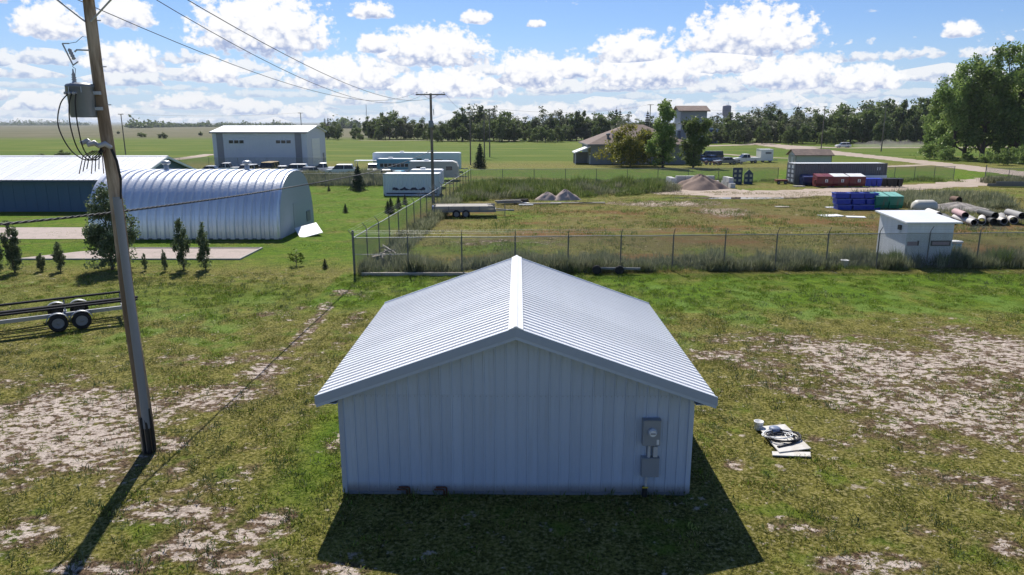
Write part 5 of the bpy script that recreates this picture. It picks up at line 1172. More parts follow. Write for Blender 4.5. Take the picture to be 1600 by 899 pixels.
# ================================================================== other poles
line_pole('utility_pole', 'thin pole with crossarm left of the spruce in the middle distance', -8.0, 139, 10.0, 1.2, .14)
line_pole('utility_pole', 'weathered pole in the pair right of the spruce, nearer one', -6.3, 165, 10.6, 1.2, .16, 1)
line_pole('utility_pole', 'weathered pole in the pair right of the spruce, farther one', -5.3, 172, 11.2, 1.2, .16, 2)
line_pole('utility_pole', 'bare pole by the road left of the white car', 97.2, 227.5, 13.0, .5, .17)
line_pole('utility_pole', 'leaning pole by the road right of the white car', 105.5, 206.6, 12.6, .6, .18)
line_pole('utility_pole', 'dark pole in the field left of the machine shed', -99.5, 186, 10.2, .7, .15)
line_pole('utility_pole', 'pole rising behind the machine shed roof', -72.3, 250, 11.4, .9, .16)
line_pole('utility_pole', 'pole standing behind the tall poplar and feed tower', 42.5, 225, 13.5, .9, .17)
cable('power_line', 'wire in the field between the left pole and the pole behind the machine shed', (-99.5, 185.9, 10.2), (-72.3, 249.9, 11.4), .8, .02)
cable('power_line', 'wire between the two poles beside the far road', (97.2, 227.4, 12.9), (105.5, 206.5, 12.5), .9, .025)
cable('power_line', 'wire from the near line pole to the pole left of the spruce', (FPXx + 1.3, FPYy - .12, 10.8), (-8.0 + 1.0, 138.9, 10.05), 1.0, .012)
cable('power_line', 'wire crossing the sky from the pole pair towards the feed tower', (-5.3, 171.9, 11.3), (42.5, 224.9, 13.5), 1.6, .02)
cable('power_line', 'wire from the pole behind the poplar to the far road poles', (42.5, 224.9, 13.5), (97.2, 227.4, 12.95), 1.6, .02)
ma = thing('radio_mast', 'very thin radio mast standing above the far trees', 'mast', (-90, 452, 0)); MB().tube([(0, 0, 0), (0, 0, 19.2)], .16, 5).build('mast', steel, ma)
for a in range(3): MB().tube([(0, 0, 16), (7 * math.cos(a * 2.1), 7 * math.sin(a * 2.1), 0)], .02, 4).build('guy_wire', steel, ma)

# ================================================================== vegetation
def leaf_material(name, ca, cb, cc, trans=.42, rough=.5):
    """leaf colours picked by a per-leaf value; part of the light passes through"""
    m = bpy.data.materials.new(name); m.use_nodes = True; t = NT(m.node_tree); t.n.clear()
    a = t.node('ShaderNodeAttribute', attribute_name='tone'); s = t.node('ShaderNodeSeparateColor', {0: a.outputs['Color']})
    oi = t.node('ShaderNodeObjectInfo')
    c = t.mix(t.ss(s.outputs[0], .0, .55), ca, cb); c = t.mix(t.ss(s.outputs[0], .6, 1.0), c, cc)
    g = t.m('ADD', .82, t.m('MULTIPLY', oi.outputs['Random'], .36)); c = t.mix(1.0, c, t.comb(g, g, g), 'MULTIPLY')
    b = t.node('ShaderNodeBsdfPrincipled', {'Base Color': c, 'Roughness': rough, 'Specular IOR Level': .3}); tr = t.node('ShaderNodeBsdfTranslucent', {'Color': c})
    t.node('ShaderNodeOutputMaterial', {'Surface': t.node('ShaderNodeMixShader', {0: trans, 1: b.outputs[0], 2: tr.outputs[0]}).outputs[0]})
    return m
LM = {'belt': leaf_material('belt_leaves', (0.075, 0.11, 0.036), (0.14, 0.19, 0.055), (0.26, 0.28, 0.12)),
      'belt_grey': leaf_material('grey_green_leaves', (0.085, 0.105, 0.055), (0.155, 0.175, 0.095), (0.28, 0.27, 0.18)),
      'poplar': leaf_material('poplar_leaves', (0.11, 0.175, 0.045), (0.21, 0.3, 0.075), (0.38, 0.43, 0.17)),
      'bush': leaf_material('golden_bush_leaves', (0.13, 0.15, 0.028), (0.28, 0.27, 0.045), (0.46, 0.4, 0.08)),
      'shrub': leaf_material('silvery_shrub_leaves', (0.075, 0.11, 0.052), (0.15, 0.195, 0.09), (0.38, 0.43, 0.3)),
      'spruce': leaf_material('spruce_needles', (.016, .032, .018), (.030, .055, .028), (.055, .085, .045), .1),
      'turf': leaf_material('turf_leaves', (0.075, 0.088, 0.012), (0.185, 0.19, 0.034), (0.48, 0.4, 0.19), .35),
      'lush': leaf_material('clover_leaves', (0.075, 0.135, 0.01), (0.18, 0.265, 0.028), (0.4, 0.45, 0.12), .35),
      'tuft': leaf_material('tussock_leaves', (0.05, 0.075, 0.03), (0.1, 0.14, 0.05), (0.24, 0.26, 0.13), .35),
      'weed': leaf_material('sage_weeds', (0.13, 0.15, 0.075), (0.25, 0.265, 0.155), (0.42, 0.4, 0.26), .35),
      'weedg': leaf_material('green_weeds', (0.085, 0.13, 0.028), (0.165, 0.22, 0.055), (0.31, 0.33, 0.13), .35)}
bark = material('tree_bark', (.11, .09, .075), .9, 0, .25, 2.0, None, .5, 12, .1)
def quads_at(C, size, rs, up=.35, aspect=.62):
    """one leaf quad per centre, random orientation"""
    n = len(C); d = rs.normal(size=(n, 3)); d[:, 2] = d[:, 2] * .8 + up; d /= np.linalg.norm(d, axis=1, keepdims=True)
    h = rs.normal(size=(n, 3)); u = np.cross(d, h); u /= np.linalg.norm(u, axis=1, keepdims=True) + 1e-9; v = np.cross(d, u)
    s = (size * rs.uniform(.6, 1.35, n))[:, None]
    A = C + u * s; B = C + v * s * aspect; Cc = C - u * s; D = C - v * s * aspect
    V = np.stack([A, B, Cc, D], 1).reshape(-1, 3); F_ = np.arange(4 * n).reshape(n, 4); return V, F_
def tree_meshes(key, kind, h, w, seed, leaves, lsize, mat, base=.14, sparse=0.0):
    """trunk with limbs and a crown of leaf clumps, built to size"""
    rs = np.random.RandomState(seed); m = MB(); tips = []
    nl = {'round': 13, 'tall': 14, 'column': 9, 'bush': 10}.get(kind, 10)
    hh = h * (.82 if kind != 'bush' else .6); tr_pts = [(0, 0, -.1)]
    for k in range(1, 7): tr_pts.append((rs.normal() * h * .012, rs.normal() * h * .012, hh * k / 6))
    r0 = h * (.022 if kind != 'bush' else .018); m.tube(tr_pts, [r0 * (1 - .85 * k / 6) for k in range(7)], 8)
    for i in range(nl):
        u = base + (.80 - base) * (i + .5) / nl; z = hh * u; a = i * 2.4 + rs.uniform(-.4, .4)
        rad = {'round': w * .5 * math.sin(math.pi * min(1, (u * .86 + .16))) ** .6, 'tall': w * .5 * (1 - .45 * u), 'column': w * .42 * (1 - .3 * u), 'bush': w * .5 * (1 - .4 * u)}[kind] * rs.uniform(.6, 1.05)
        rise = {'round': .32, 'tall': .75, 'column': 1.3, 'bush': .7}[kind] * rad * rs.uniform(.7, 1.3)
        p0 = Vector((0, 0, z)); p1 = Vector((math.cos(a) * rad * .55, math.sin(a) * rad * .55, z + rise * .4)); p2 = Vector((math.cos(a) * rad, math.sin(a) * rad, z + rise))
        m.tube([p0, p1, p2], [r0 * (1 - u) * .6 + .01, r0 * (1 - u) * .35 + .008, .006], 5); tips += [p1.lerp(p2, .3), p2, p1.lerp(p2, .7)]
        for q in range(2):
            b_ = a + rs.uniform(-1, 1); p3 = p1 + Vector((math.cos(b_) * rad * .4, math.sin(b_) * rad * .4, rise * rs.uniform(.2, .6))); m.tube([p1, p3], [r0 * (1 - u) * .3 + .006, .005], 4); tips.append(p3)
    tips += [Vector((0, 0, hh)), Vector((0, 0, h * .93)), Vector((rs.normal() * w * .08, rs.normal() * w * .08, h * .88))]
    T = np.array([tuple(p) for p in tips]); nc = len(T) * 3
    cc = T[rs.randint(0, len(T), nc)] + rs.normal(size=(nc, 3)) * np.array([w, w, h]) * .045; cc = np.concatenate([T, cc])
    if kind == 'bush': cc = np.concatenate([cc, np.stack([rs.normal(size=60) * w * .24, rs.normal(size=60) * w * .24, np.abs(rs.normal(size=60)) * h * .3 + .1 * h], 1)])
    if kind == 'column': cc = np.concatenate([cc, np.stack([rs.normal(size=40) * w * .13, rs.normal(size=40) * w * .13, rs.uniform(.04, .92, 40) * h], 1), np.stack([rs.normal(size=34) * w * .15, rs.normal(size=34) * w * .15, rs.uniform(.04, .45, 34) * h], 1)])
    cs = rs.uniform(.5, 1.25, len(cc)) * (w * .105 + h * .018); tone_c = np.clip(rs.normal(.42, .2, len(cc)), 0, 1)
    keep = rs.uniform(size=len(cc)) > sparse; cc, cs, tone_c = cc[keep], cs[keep], tone_c[keep]
    pick = rs.choice(len(cc), leaves, p=cs ** 2 / (cs ** 2).sum()); off = rs.normal(size=(leaves, 3)); off /= np.linalg.norm(off, axis=1, keepdims=True); off *= (rs.uniform(0, 1, leaves) ** .45)[:, None]
    P_ = cc[pick] + off * cs[pick][:, None] * np.array([1, 1, .8]); P_[:, 2] = np.maximum(P_[:, 2], .05 * h)
    V, F_ = quads_at(P_, lsize, rs); tone = np.clip(tone_c[pick] + rs.normal(0, .13, leaves), 0, 1); tone4 = np.repeat(tone, 4)
    cm = np_mesh(key + '_crown', V, F_, mat, {'tone': np.stack([tone4, tone4, tone4, np.ones_like(tone4)], 1)})
    return m.mesh(key + '_trunk', bark), cm
def spruce_meshes(key, h, w, seed, n, lsize):
    rs = np.random.RandomState(seed); m = MB().tube([(0, 0, -.1), (0, 0, h * .97)], [h * .02, .01], 7); P_ = []; layers = 13
    for k in range(layers):
        u = k / layers; z = h * (.06 + .9 * u); r = w * .5 * (1 - u) ** .85; nb = 9 if k < 8 else 6
        for b_ in range(nb):
            a = 2 * math.pi * (b_ + .37 * k) / nb + rs.uniform(-.2, .2); rr = r * rs.uniform(.75, 1.1); e = (math.cos(a) * rr, math.sin(a) * rr, z - .12 * rr); m.tube([(0, 0, z + .05 * rr), e], [.012 * h * (1 - u) * .5 + .004, .003], 4)
            q = rs.uniform(.1, 1.05, max(3, int(n / layers / nb * (1.6 - u)))); P_.append(np.stack([e[0] * q, e[1] * q, z + .05 * rr - .17 * rr * q], 1) + rs.normal(size=(len(q), 3)) * np.array([.07, .07, .045]) * w * (1 - u * .7))
    P_ = np.concatenate(P_ + [np.stack([np.zeros(10), np.zeros(10), h * rs.uniform(.9, 1.0, 10)], 1)]); P_[:, 2] = np.maximum(P_[:, 2], .03)
    V, F_ = quads_at(P_, lsize, rs, .1, .4); tone = np.repeat(np.clip(rs.normal(.4, .25, len(P_)), 0, 1), 4)
    return m.mesh(key + '_trunk', bark), np_mesh(key + '_crown', V, F_, LM['spruce'], {'tone': np.stack([tone] * 3 + [np.ones_like(tone)], 1)})
def plant(name, label, cat, meshes, x, y, rz, s=1.0, group=None, z=0.0):
    o = thing(name, label, cat, (x, y, z), rz, group); o.scale = s if hasattr(s, '__len__') else (s, s, s)
    link('trunk', meshes[0], o); link('crown', meshes[1], o); return o
# --- far tree belt
ENV = [(500, 190), (515, 184), (545, 196), (565, 186), (580, 182), (600, 170), (625, 172), (645, 186), (690, 190), (705, 180), (722, 168), (745, 163), (770, 166), (790, 172), (815, 183), (835, 178), (850, 172), (880, 172), (905, 168), (930, 172), (950, 172), (975, 178), (1000, 186), (1040, 182), (1105, 188), (1120, 182), (1150, 176), (1170, 176), (1195, 163), (1212, 168), (1235, 182), (1260, 166), (1285, 170), (1310, 166), (1345, 158), (1375, 158), (1400, 152), (1430, 152), (1460, 160), (1500, 165), (1600, 160)]
VAR = []
for k in range(9):
    kind = 'round' if k not in (2, 5) else 'tall'
    VAR.append((kind, tree_meshes('belt%d' % k, kind, 14.0, 12.5 if kind == 'round' else 8.0, 40 + k, 4600 if k != 7 else 1900, .40, LM['belt_grey'] if k in (3, 7) else LM['belt'], .08, .0 if k != 7 else .5)))
SPR = spruce_meshes('belt_spruce', 14.0, 5.5, 77, 2600, .34)
MARKS = [(496, 'the machine shed'), (672, 'the fence-side pole'), (750, 'the dark spruce'), (900, 'the brown-roofed building'), (1038, 'the tall poplar'), (1108, 'the royal blue shed'), (1198, 'the white box trailer'), (1283, 'the bare road pole'), (1377, 'the leaning road pole'), (1450, 'the big poplars')]
ORD = ['first', 'second', 'third', 'fourth', 'fifth', 'sixth', 'seventh', 'eighth', 'ninth', 'tenth', 'eleventh', 'twelfth', 'thirteenth', 'fourteenth', 'fifteenth', 'sixteenth', 'seventeenth', 'eighteenth', 'nineteenth', 'twentieth', 'twenty-first', 'twenty-second', 'twenty-third', 'twenty-fourth', 'twenty-fifth', 'twenty-sixth', 'twenty-seventh', 'twenty-eighth', 'twenty-ninth', 'thirtieth']
belt = []
px = 505.0; rr_ = random.Random(5)
while px < 1600:
    ty = np.interp(px, [e[0] for e in ENV], [e[1] for e in ENV]) + rr_.uniform(-2.5, 6)
    Yd = (372 if px < 660 else 335 if px < 1050 else 305) + rr_.uniform(-14, 26)
    hgt = max(5.0, height_at(px, ty, Yd)); k = rr_.randrange(9)
    belt.append((px, Yd, hgt, k, False))
    if rr_.random() < .75: belt.append((px + rr_.uniform(3, 9), Yd - rr_.uniform(12, 26), hgt * rr_.uniform(.5, .72), rr_.randrange(9), False))
    px += rr_.uniform(9, 15) if px > 560 else rr_.uniform(16, 34)
for (px, ty, Yd) in [(1011, 172, 330), (962, 168, 340), (968, 170, 345), (1244, 163, 330), (1112, 180, 400), (1120, 182, 400), (1168, 172, 340), (508, 184, 420), (513, 183, 425)]: belt.append((px, Yd, height_at(px, ty, Yd), 0, True))
belt.sort(); cnt = {}
for (px, Yd, hgt, k, spr) in belt:
    mk = max([q for q in MARKS if q[0] <= px] or [MARKS[0]]); key = (mk[1], spr); cnt[key] = cnt.get(key, 0) + 1
    kindw = 'pointed spruce' if spr else ('grey-green' if k in (3, 7) else 'narrow' if k in (2, 5) else 'dark green') + (' tree' if hgt > 10 else ' low tree')
    lab = '%s in the far belt, %s right of %s' % (kindw, ORD[min(cnt[key] - 1, 29)], mk[1])
    s = hgt / 14.0; sw_ = s * rr_.uniform(.85, 1.25); X_ = (px - 800) * Yd / 1137.0
    plant('spruce_tree' if spr else 'belt_tree', lab, 'tree', SPR if spr else VAR[k][1], X_, Yd, rr_.uniform(0, 6.28), (sw_, sw_, s), 'trees of the far belt')
# more distant woods on the plain: read as dark strips
wv, wf, wt_ = [], [], []
rs = np.random.RandomState(3); C_ = []
for (x0, x1, Yd, hh_) in [(205, 262, 1500, 9), (265, 335, 1700, 8), (340, 460, 2000, 9), (520, 560, 1200, 12), (0, 140, 3000, 14), (215, 230, 1300, 12)]:
    n = int((x1 - x0) * 14); xx = rs.uniform(x0, x1, n); C_.append(np.stack([(xx - 800) * Yd / 1137, Yd + rs.uniform(-30, 30, n), np.abs(rs.normal(0, .55, n)) * hh_ * (.5 + .8 * vnoise(xx, xx * 0, 9))], 1))
C_ = np.concatenate(C_); V, F_ = quads_at(C_, 3.2, rs); tone = np.repeat(rs.uniform(0, .7, len(C_)), 4)
tag(link('distant_woods', np_mesh('distant_woods', V, F_, LM['belt'], {'tone': np.stack([tone] * 3 + [np.ones_like(tone)], 1)})), 'dark strips of distant woods on the plain at the horizon', 'woods', None, 'stuff')
for k, (px, py, s) in enumerate([(222, 215, .32), (255, 217, .32), (314, 213, .3), (62, 250, .16), (98, 249, .2), (185, 210, .25)]):
    x, y = GA(px, py); plant('field_bush', ['lone dark bush in the pasture, nearest the left pole', 'lone dark bush in the pasture, second right of the left pole', 'lone dark bush in the pasture close to the machine shed', 'small bush in the field behind the blue building roof', 'small bush in the field near the pole behind the blue building', 'far bush in the pasture left of the left pole'][k], 'bush', VAR[k % 3][1], x, y, k, (s * 1.3, s * 1.3, s * .7), 'bushes in the pasture')
# --- big poplars at the right
BIG = [tree_meshes('poplar%d' % k, 'tall', 24.0, 12.0, 90 + k, 15000, .29, LM['poplar'], .05) for k in range(3)]
for k, (px, ty, Yd, v, sw_) in enumerate([(1468, 118, 172, 0, .8), (1492, 92, 160, 1, .85), (1512, 84, 168, 2, .9), (1540, 68, 158, 0, 1.0), (1565, 62, 166, 1, 1.0), (1592, 66, 156, 2, 1.05), (1622, 64, 163, 0, 1.0), (1660, 74, 158, 1, 1.0)]):
    s = height_at(px, ty, Yd) / 24.0; plant('poplar_tree', 'big poplar of the clump by the drive, %s from its left side' % ORD[k], 'tree', BIG[v], (px - 800) * Yd / 1137, Yd, k * 1.3, (s * sw_, s * sw_, s), 'big poplars by the drive')
SHB = tree_meshes('undergrowth', 'bush', 4.0, 5.0, 55, 3000, .17, LM['poplar'], .05)
for k, (px, py, s) in enumerate([(1465, 250, 1.0), (1490, 253, .8), (1555, 256, .6), (1585, 260, .8), (1612, 258, .9), (1525, 254, .5)]):
    x, y = GA(px, py); plant('wild_bush', 'leafy bush under the big poplars, %s from the left' % ['first', 'second', 'fourth', 'fifth', 'sixth', 'third'][k], 'bush', SHB, x, y + 3, k * 1.1, s, 'bushes under the big poplars')
# --- trees around the feed tower
GB = tree_meshes('golden_bush', 'bush', 7.6, 9.8, 61, 11000, .21, LM['bush'], .05)
x, y = GA(990, 262); plant('golden_bush', 'large rounded bush turning yellow in front of the brown-roofed building', 'bush', GB, x, y + 3.5, .4)
TP = tree_meshes('slim_poplar', 'column', 12.2, 5.6, 62, 7500, .21, LM['poplar'], .05)
x, y = GA(1037, 263); plant('poplar_tree', 'tall slim poplar between the yellowing bush and the feed tower', 'tree', TP, x, y + 1, 1.0)
DT = tree_meshes('dark_tree', 'column', 8.9, 6.0, 63, 6500, .21, LM['belt'], .03)
x, y = GA(1085, 263); plant('dark_tree', 'dark conical tree in front of the feed tower', 'tree', DT, x, y + 1, 2.0)
DT2 = tree_meshes('dark_tree2', 'round', 6.2, 4.6, 64, 2600, .2, LM['belt_grey'], .03)
x, y = GA(1102, 258); plant('dark_tree', 'low grey-green tree right beside the feed tower', 'tree', DT2, x - 1, y + 10, 2.0)
# --- spruces
S1 = spruce_meshes('spruce', 4.6, 2.6, 71, 3600, .12); x, y = GA(750, 263); plant('spruce_tree', 'dark spruce beside the back corner of the side fence', 'tree', S1, x, y, 0)
S2 = spruce_meshes('spruce_b', 3.1, 2.2, 72, 3600, .085); x, y = GA(560, 298); plant('spruce_tree', 'dark spruce on the lawn in front of the parked cars', 'tree', S2, x, y, 0)
S3 = spruce_meshes('spruce_c', 1.4, 1.0, 73, 1300, .05)
for k, (px, py, s) in enumerate([(611, 334, 1.05), (623, 326, .9), (633, 320, .75), (540, 333, .62), (514, 299, .5), (508, 420, .42), (606, 333, .8)]):
    x, y = GA(px, py); plant('young_spruce', ['young spruce outside the side fence, nearest the camera', 'young spruce outside the side fence, second one', 'young spruce outside the side fence, third and smallest', 'tiny spruce in the middle of the bright lawn', 'tiny dark spruce left of the larger lawn spruce', 'tiny spruce on the lawn near the fence corner post', 'young spruce close behind the first one at the side fence'][k], 'tree', S3, x, y, k, s, 'young spruces on the lawn')
# --- young columnar shrubs before the gravel bed
CS = [tree_meshes('shrub%d' % k, 'column', 3.0, 1.5, 81 + k, 3300, .066, LM['shrub'], .06) for k in range(2)]
SB = tree_meshes('shrub_big', 'column', 4.4, 3.0, 84, 9500, .072, LM['shrub'], .05)
x, y = GA(176, 421); plant('columnar_shrub', 'large dark spreading shrub right behind the transformer pole', 'shrub', SB, x, y, .3)
for k, (px, py, h_, wd, lab) in enumerate([(24, 426, 2.8, 1.3, 'columnar shrub at the far left of the row, leaning'), (-4, 428, 2.4, 1.2, 'columnar shrub cut by the left edge of the picture'), (66, 424, 1.0, .7, 'small sparse sapling, leftmost of the little ones'), (95, 424, 1.7, .8, 'thin sapling left of the large shrub'), (258, 424, 1.2, .45, 'very thin sapling right of the pole'), (287, 422, 2.95, 1.15, 'tall columnar shrub in front of the gravel bed'), (321, 421, 2.6, 1.0, 'columnar shrub nearest the right end of the gravel bed'), (227, 423, 1.0, .4, 'tiny twiggy sapling just right of the pole')]):
    x, y = GA(px, py); plant('columnar_shrub', lab, 'shrub', CS[k % 2], x, y, k * 1.7, (wd * .55, wd * .55, h_ / 3.0), 'young shrubs in a row before the gravel bed')
YS = tree_meshes('sapling', 'round', 1.0, .9, 88, 420, .05, LM['lush'], .2); x, y = GA(463, 416); plant('sapling', 'small bright leafy sapling alone on the lawn', 'shrub', YS, x, y, 0)

# --- ground cover
def tufts(name, label, pts, hgt, nb, spread, wid, mat, seed, lean=.5, tone_mu=.4, z=0.0, seg=False):
    """leaf blades growing from each point; one mesh"""
    rs = np.random.RandomState(seed); n = len(pts); N = n * nb
    base = np.repeat(pts, nb, 0) + np.concatenate([rs.normal(size=(N, 2)) * spread, np.zeros((N, 1))], 1)
    H_ = np.repeat(hgt, nb) * rs.uniform(.45, 1.15, N); a = rs.uniform(0, 2 * np.pi, N); ln = np.abs(rs.normal(0, lean, N)) + .12
    d = np.stack([np.cos(a) * ln, np.sin(a) * ln, np.ones(N)], 1); d /= np.linalg.norm(d, axis=1, keepdims=True)
    b = a + rs.uniform(-1.2, 1.2, N) + np.pi / 2; sd_ = np.stack([np.cos(b), np.sin(b), np.zeros(N)], 1) * (wid * rs.uniform(.6, 1.4, N))[:, None]
    tip = base + d * H_[:, None]; mid = base + d * (H_ * .55)[:, None] + np.array([0, 0, .06]) * H_[:, None]
    V = np.stack([base - sd_ * .35, mid - sd_ * .5, tip, mid + sd_ * .5], 1).reshape(-1, 3)
    F_ = np.arange(4 * N).reshape(N, 4)
    tc_ = np.clip(np.repeat(rs.normal(tone_mu, .26, n), nb) + rs.normal(0, .15, N), 0, 1); t4 = np.repeat(tc_, 4)
    o = link(name, np_mesh(name, V, F_, mat, {'tone': np.stack([t4] * 3 + [np.ones_like(t4)], 1)}))
    return tag(o, label, 'plants', None, 'stuff')
def scatter(n, x0, x1, y0, y1, seed):
    rs = np.random.RandomState(seed); return rs.uniform(x0, x1, n), rs.uniform(y0, y1, n), rs
def zero(x, y): return np.stack([x, y, np.zeros(len(x)) - .02], 1)
def clear(x, y):                                        # keep off the shed floor
    return ~((np.abs(x - .08) < 3.72) & (y > 13.95) & (y < 21.4))
x, y, rs = scatter(170000, -29, 29, 10.2, 37.2, 21); k = (np.abs(x) < .76 * y + 1.5) & clear(x, y); x, y = x[k], y[k]
b_, l_, d_, r_, c_ = masks(x, y); cl_ = fnoise(x, y + 5, .55, 2); keep = rs.uniform(size=len(x)) < np.clip((.62 - b_ * .50 + l_ * .25) * sstep(cl_, .30, .62) * 1.25, .02, 1); x, y, l_, c_, cl_, b_ = x[keep], y[keep], l_[keep], c_[keep], cl_[keep], b_[keep]
g = rs.uniform(size=len(x)) < np.clip(l_ * .75 + c_ * .85 + .10 + .25 * sstep(fnoise(x, y, 3.0, 3), .52, .66), 0, 1)
hh = (.035 + .085 * sstep(cl_, .42, .78)) * rs.uniform(.7, 1.3, len(x))
tufts('turf', 'short dry-green turf and weeds of the front lawn', zero(x[~g], y[~g]), hh[~g], 5, .045, .017, LM['turf'], 31, .9, .42)
tufts('clover_patch', 'bright leafy clover patches in the front lawn', zero(x[g], y[g]), hh[g] * 1.1, 5, .055, .024, LM['lush'], 32, .9, .42)
x, y, rs = scatter(5200, -29, 29, 10.2, 36.8, 27); f_ = fnoise(x, y, 4.0, 3); k = (np.abs(x) < .76 * y + 1.5) & clear(x, y) & (f_ > .44); x, y, f_ = x[k], y[k], f_[k]
tufts('tussocks', 'darker weed tussocks scattered over the front lawn', zero(x, y), rs.uniform(.07, .19, len(x)) * (.6 + f_), 13, .075, .02, LM['tuft'], 34, .8, .42)
# broad-leaved weeds growing against the shed and in clumps
x, y, rs = scatter(9000, -9, 9, 11, 23, 23); dsh = np.maximum(np.abs(x - .08) - 3.66, np.maximum(13.98 - y, y - 21.3)); k = (dsh > .03) & (rs.uniform(size=len(x)) < np.exp(-dsh / .35) * .8); x, y = x[k], y[k]
tufts('wall_weeds', 'low weeds growing along the foot of the white shed', zero(x, y), rs.uniform(.08, .24, len(x)), 7, .05, .02, LM['weedg'], 33, .6, .35)
def band(name, label, n, poly, hmin, hmax, mat, seed, nb=14, wid=.022, spread=.10, thr=.42, scale=2.2, mu=.42, lean=.3):
    xs_, ys_ = [p[0] for p in poly], [p[1] for p in poly]; x, y, rs = scatter(n, min(xs_), max(xs_), min(ys_), max(ys_), seed)
    f = fnoise(x + seed, y, scale, 3); k = (in_poly(x, y, poly) > .5) & (f > thr) & ~((x > 21.6) & (x < 25.0) & (y < 39.45) & (y > 38) & (rs.uniform(size=len(x)) > .12)) & ~((x > 22) & (x < 24.8) & (y > 39.4) & (y < 42.6)); x, y, f = x[k], y[k], f[k]
    h_ = (hmin + (hmax - hmin) * np.clip((f - thr) / .35, 0, 1)) * rs.uniform(.6, 1.15, len(x))
    return tufts(name, label, zero(x, y), h_, nb, spread, wid, mat, seed, lean, mu)
band('sage_weeds', 'tall grey-green weeds along the foot of the front fence', 7500, [(-8, 36.7), (30, 38.6), (30, 40.6), (-8, 39.2)], .35, 1.1, LM['weed'], 41, 20, .026, .11, .40, 1.6)
band('sage_weeds', 'grey-green weeds continuing along the fence past the small shed', 2600, [(24, 38.6), (52, 40), (52, 41.8), (24, 40.2)], .3, 1.0, LM['weed'], 42, 18, .022, .11, .33)
band('green_weeds', 'low green weeds among the fence weeds', 2600, [(-8, 36.6), (30, 38.4), (30, 39.6), (-8, 37.8)], .15, .45, LM['weedg'], 43, 12, .022, .1, .35)
band('yard_grass', 'dry low grass covering the yard inside the fence', 26000, [(-7.6, 39.5), (60, 42), (60, 84), (-5.6, 84)], .06, .20, LM['turf'], 44, 5, .035, .12, .40, 3.0, .62, .8)
band('tall_weeds', 'tall green weeds filling the back of the yard', 6500, [(-6.3, 72.5), (5, 76), (11, 77.5), (16, 81), (24, 92), (-5.2, 93)], .3, 1.5, LM['weedg'], 45, 16, .045, .22, .42, 2.6, .5)
band('tall_weeds', 'pale tall weeds at the back of the yard', 3600, [(-6, 73), (6, 77), (20, 84), (20, 94), (-5.2, 93)], .4, 1.4, LM['weed'], 46, 16, .045, .22, .44, 2.4, .5)
band('yard_weeds', 'scattered green weed clumps in the yard', 5200, [(-7.6, 40), (40, 42), (44, 66), (20, 74), (-6, 73)], .15, .55, LM['weedg'], 57, 10, .035, .16, .55, 2.2, .5)
band('side_weeds', 'weeds growing along the side fence', 4600, [(-8.3, 37.5), (-6.9, 37.5), (-4.2, 92), (-5.6, 92)], .3, .9, LM['weed'], 47, 14, .035, .14, .36)
band('lot_weeds', 'wide strip of pale weeds in front of the parked cars', 7000, [(-46, 92), (-13, 91.6), (-13, 106), (-46, 107)], .6, 1.6, LM['weed'], 48, 14, .06, .25, .30, 4.0, .5)
band('drive_weeds', 'grey weeds beside the drive behind the green dumpsters', 2600, [(34, 68), (47, 66), (52, 76), (37, 78)], .5, 1.2, LM['weed'], 49, 14, .045, .2, .33, 3.0, .45)
band('pipe_weeds', 'weeds around the culvert pipes and rubble', 3000, [(28, 52), (60, 52), (60, 70), (40, 68), (30, 60)], .2, .75, LM['weed'], 50, 12, .04, .16, .50, 2.5, .5)
band('shed_weeds', 'green weeds against the small white shed', 900, [(20.5, 38.7), (27.8, 38.9), (27.8, 39.7), (20.5, 39.5)], .4, 1.1, LM['weedg'], 51, 18, .022, .10, .28, 1.0, .35)
band('fence_back_weeds', 'grass along the back fence of the yard', 4000, [(-4, 92.5), (62, 98), (62, 102), (-4, 97)], .25, .8, LM['weedg'], 52, 10, .06, .25, .36, 3.0, .5)
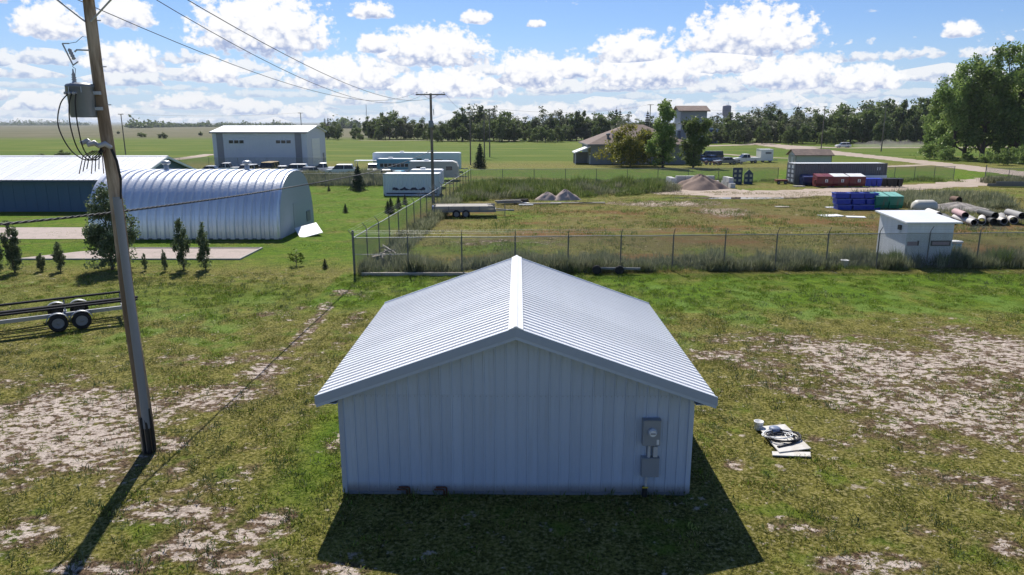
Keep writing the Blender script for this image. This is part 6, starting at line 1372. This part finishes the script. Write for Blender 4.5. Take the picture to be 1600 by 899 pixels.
band('lawn_grass', 'bright mown grass of the lawn by the arched hut', 30000, [(-34, 37.4), (-9, 37.4), (-6.5, 90), (-34, 90)], .04, .09, LM['lush'], 53, 4, .03, .14, .30, 3.0, .35, 1.0)
band('drive_bush', 'pale broad weeds at the drive gate', 500, [(63, 92.5), (68, 92), (69, 96), (63.5, 97)], .5, 1.1, LM['weed'], 54, 16, .06, .2, .25, 2.0, .5)
# --- dust behind the moving car
dm = bpy.data.materials.new('road_dust'); dm.use_nodes = True; t = NT(dm.node_tree); t.n.clear()
pv = t.node('ShaderNodeVolumePrincipled', {'Color': (.85, .80, .72, 1), 'Density': .075, 'Anisotropy': .3}); t.node('ShaderNodeOutputMaterial', {'Volume': pv.outputs[0]})
m = MB(); n = 14; secs = 16
for j in range(secs + 1):
    u = j / secs; rr = (.4 + 1.5 * math.sin(math.pi * min(1, u * .9 + .05)) ** .7) * (1 + .25 * math.sin(j * 1.9)) * (1 if 0 < j < secs else .05)
    for i in range(n):
        a = 2 * math.pi * i / n; m.v.append((112.6 + 26 * u, 239.8 + rr * 1.5 * math.cos(a), max(.05, .75 + rr * .85 * math.sin(a) * (1 + .2 * math.sin(i * 2.2 + j)))))
for j in range(secs): m.f += [(j * n + i, j * n + (i + 1) % n, (j + 1) * n + (i + 1) % n, (j + 1) * n + i) for i in range(n)]
m.f += [tuple(range(n - 1, -1, -1)), tuple(range(secs * n, secs * n + n))]; m.sm = [True] * len(m.f); m.mi = [0] * len(m.f)
tag(m.build('dust', dm), 'pale dust trailing behind the white car on the far road', 'dust', None, 'stuff')

# --- thin summer haze over the plain
hz = bpy.data.materials.new('summer_haze'); hz.use_nodes = True; t = NT(hz.node_tree); t.n.clear()
pv = t.node('ShaderNodeVolumePrincipled', {'Color': (.80, .88, 1.0, 1), 'Density': .00008, 'Anisotropy': .2}); t.node('ShaderNodeOutputMaterial', {'Volume': pv.outputs[0]})
tag(MB().bx(-9500, 9500, -400, 12500, -1.5, 29.0).build('haze', hz), 'thin pale haze lying over the whole plain', 'haze', None, 'stuff')
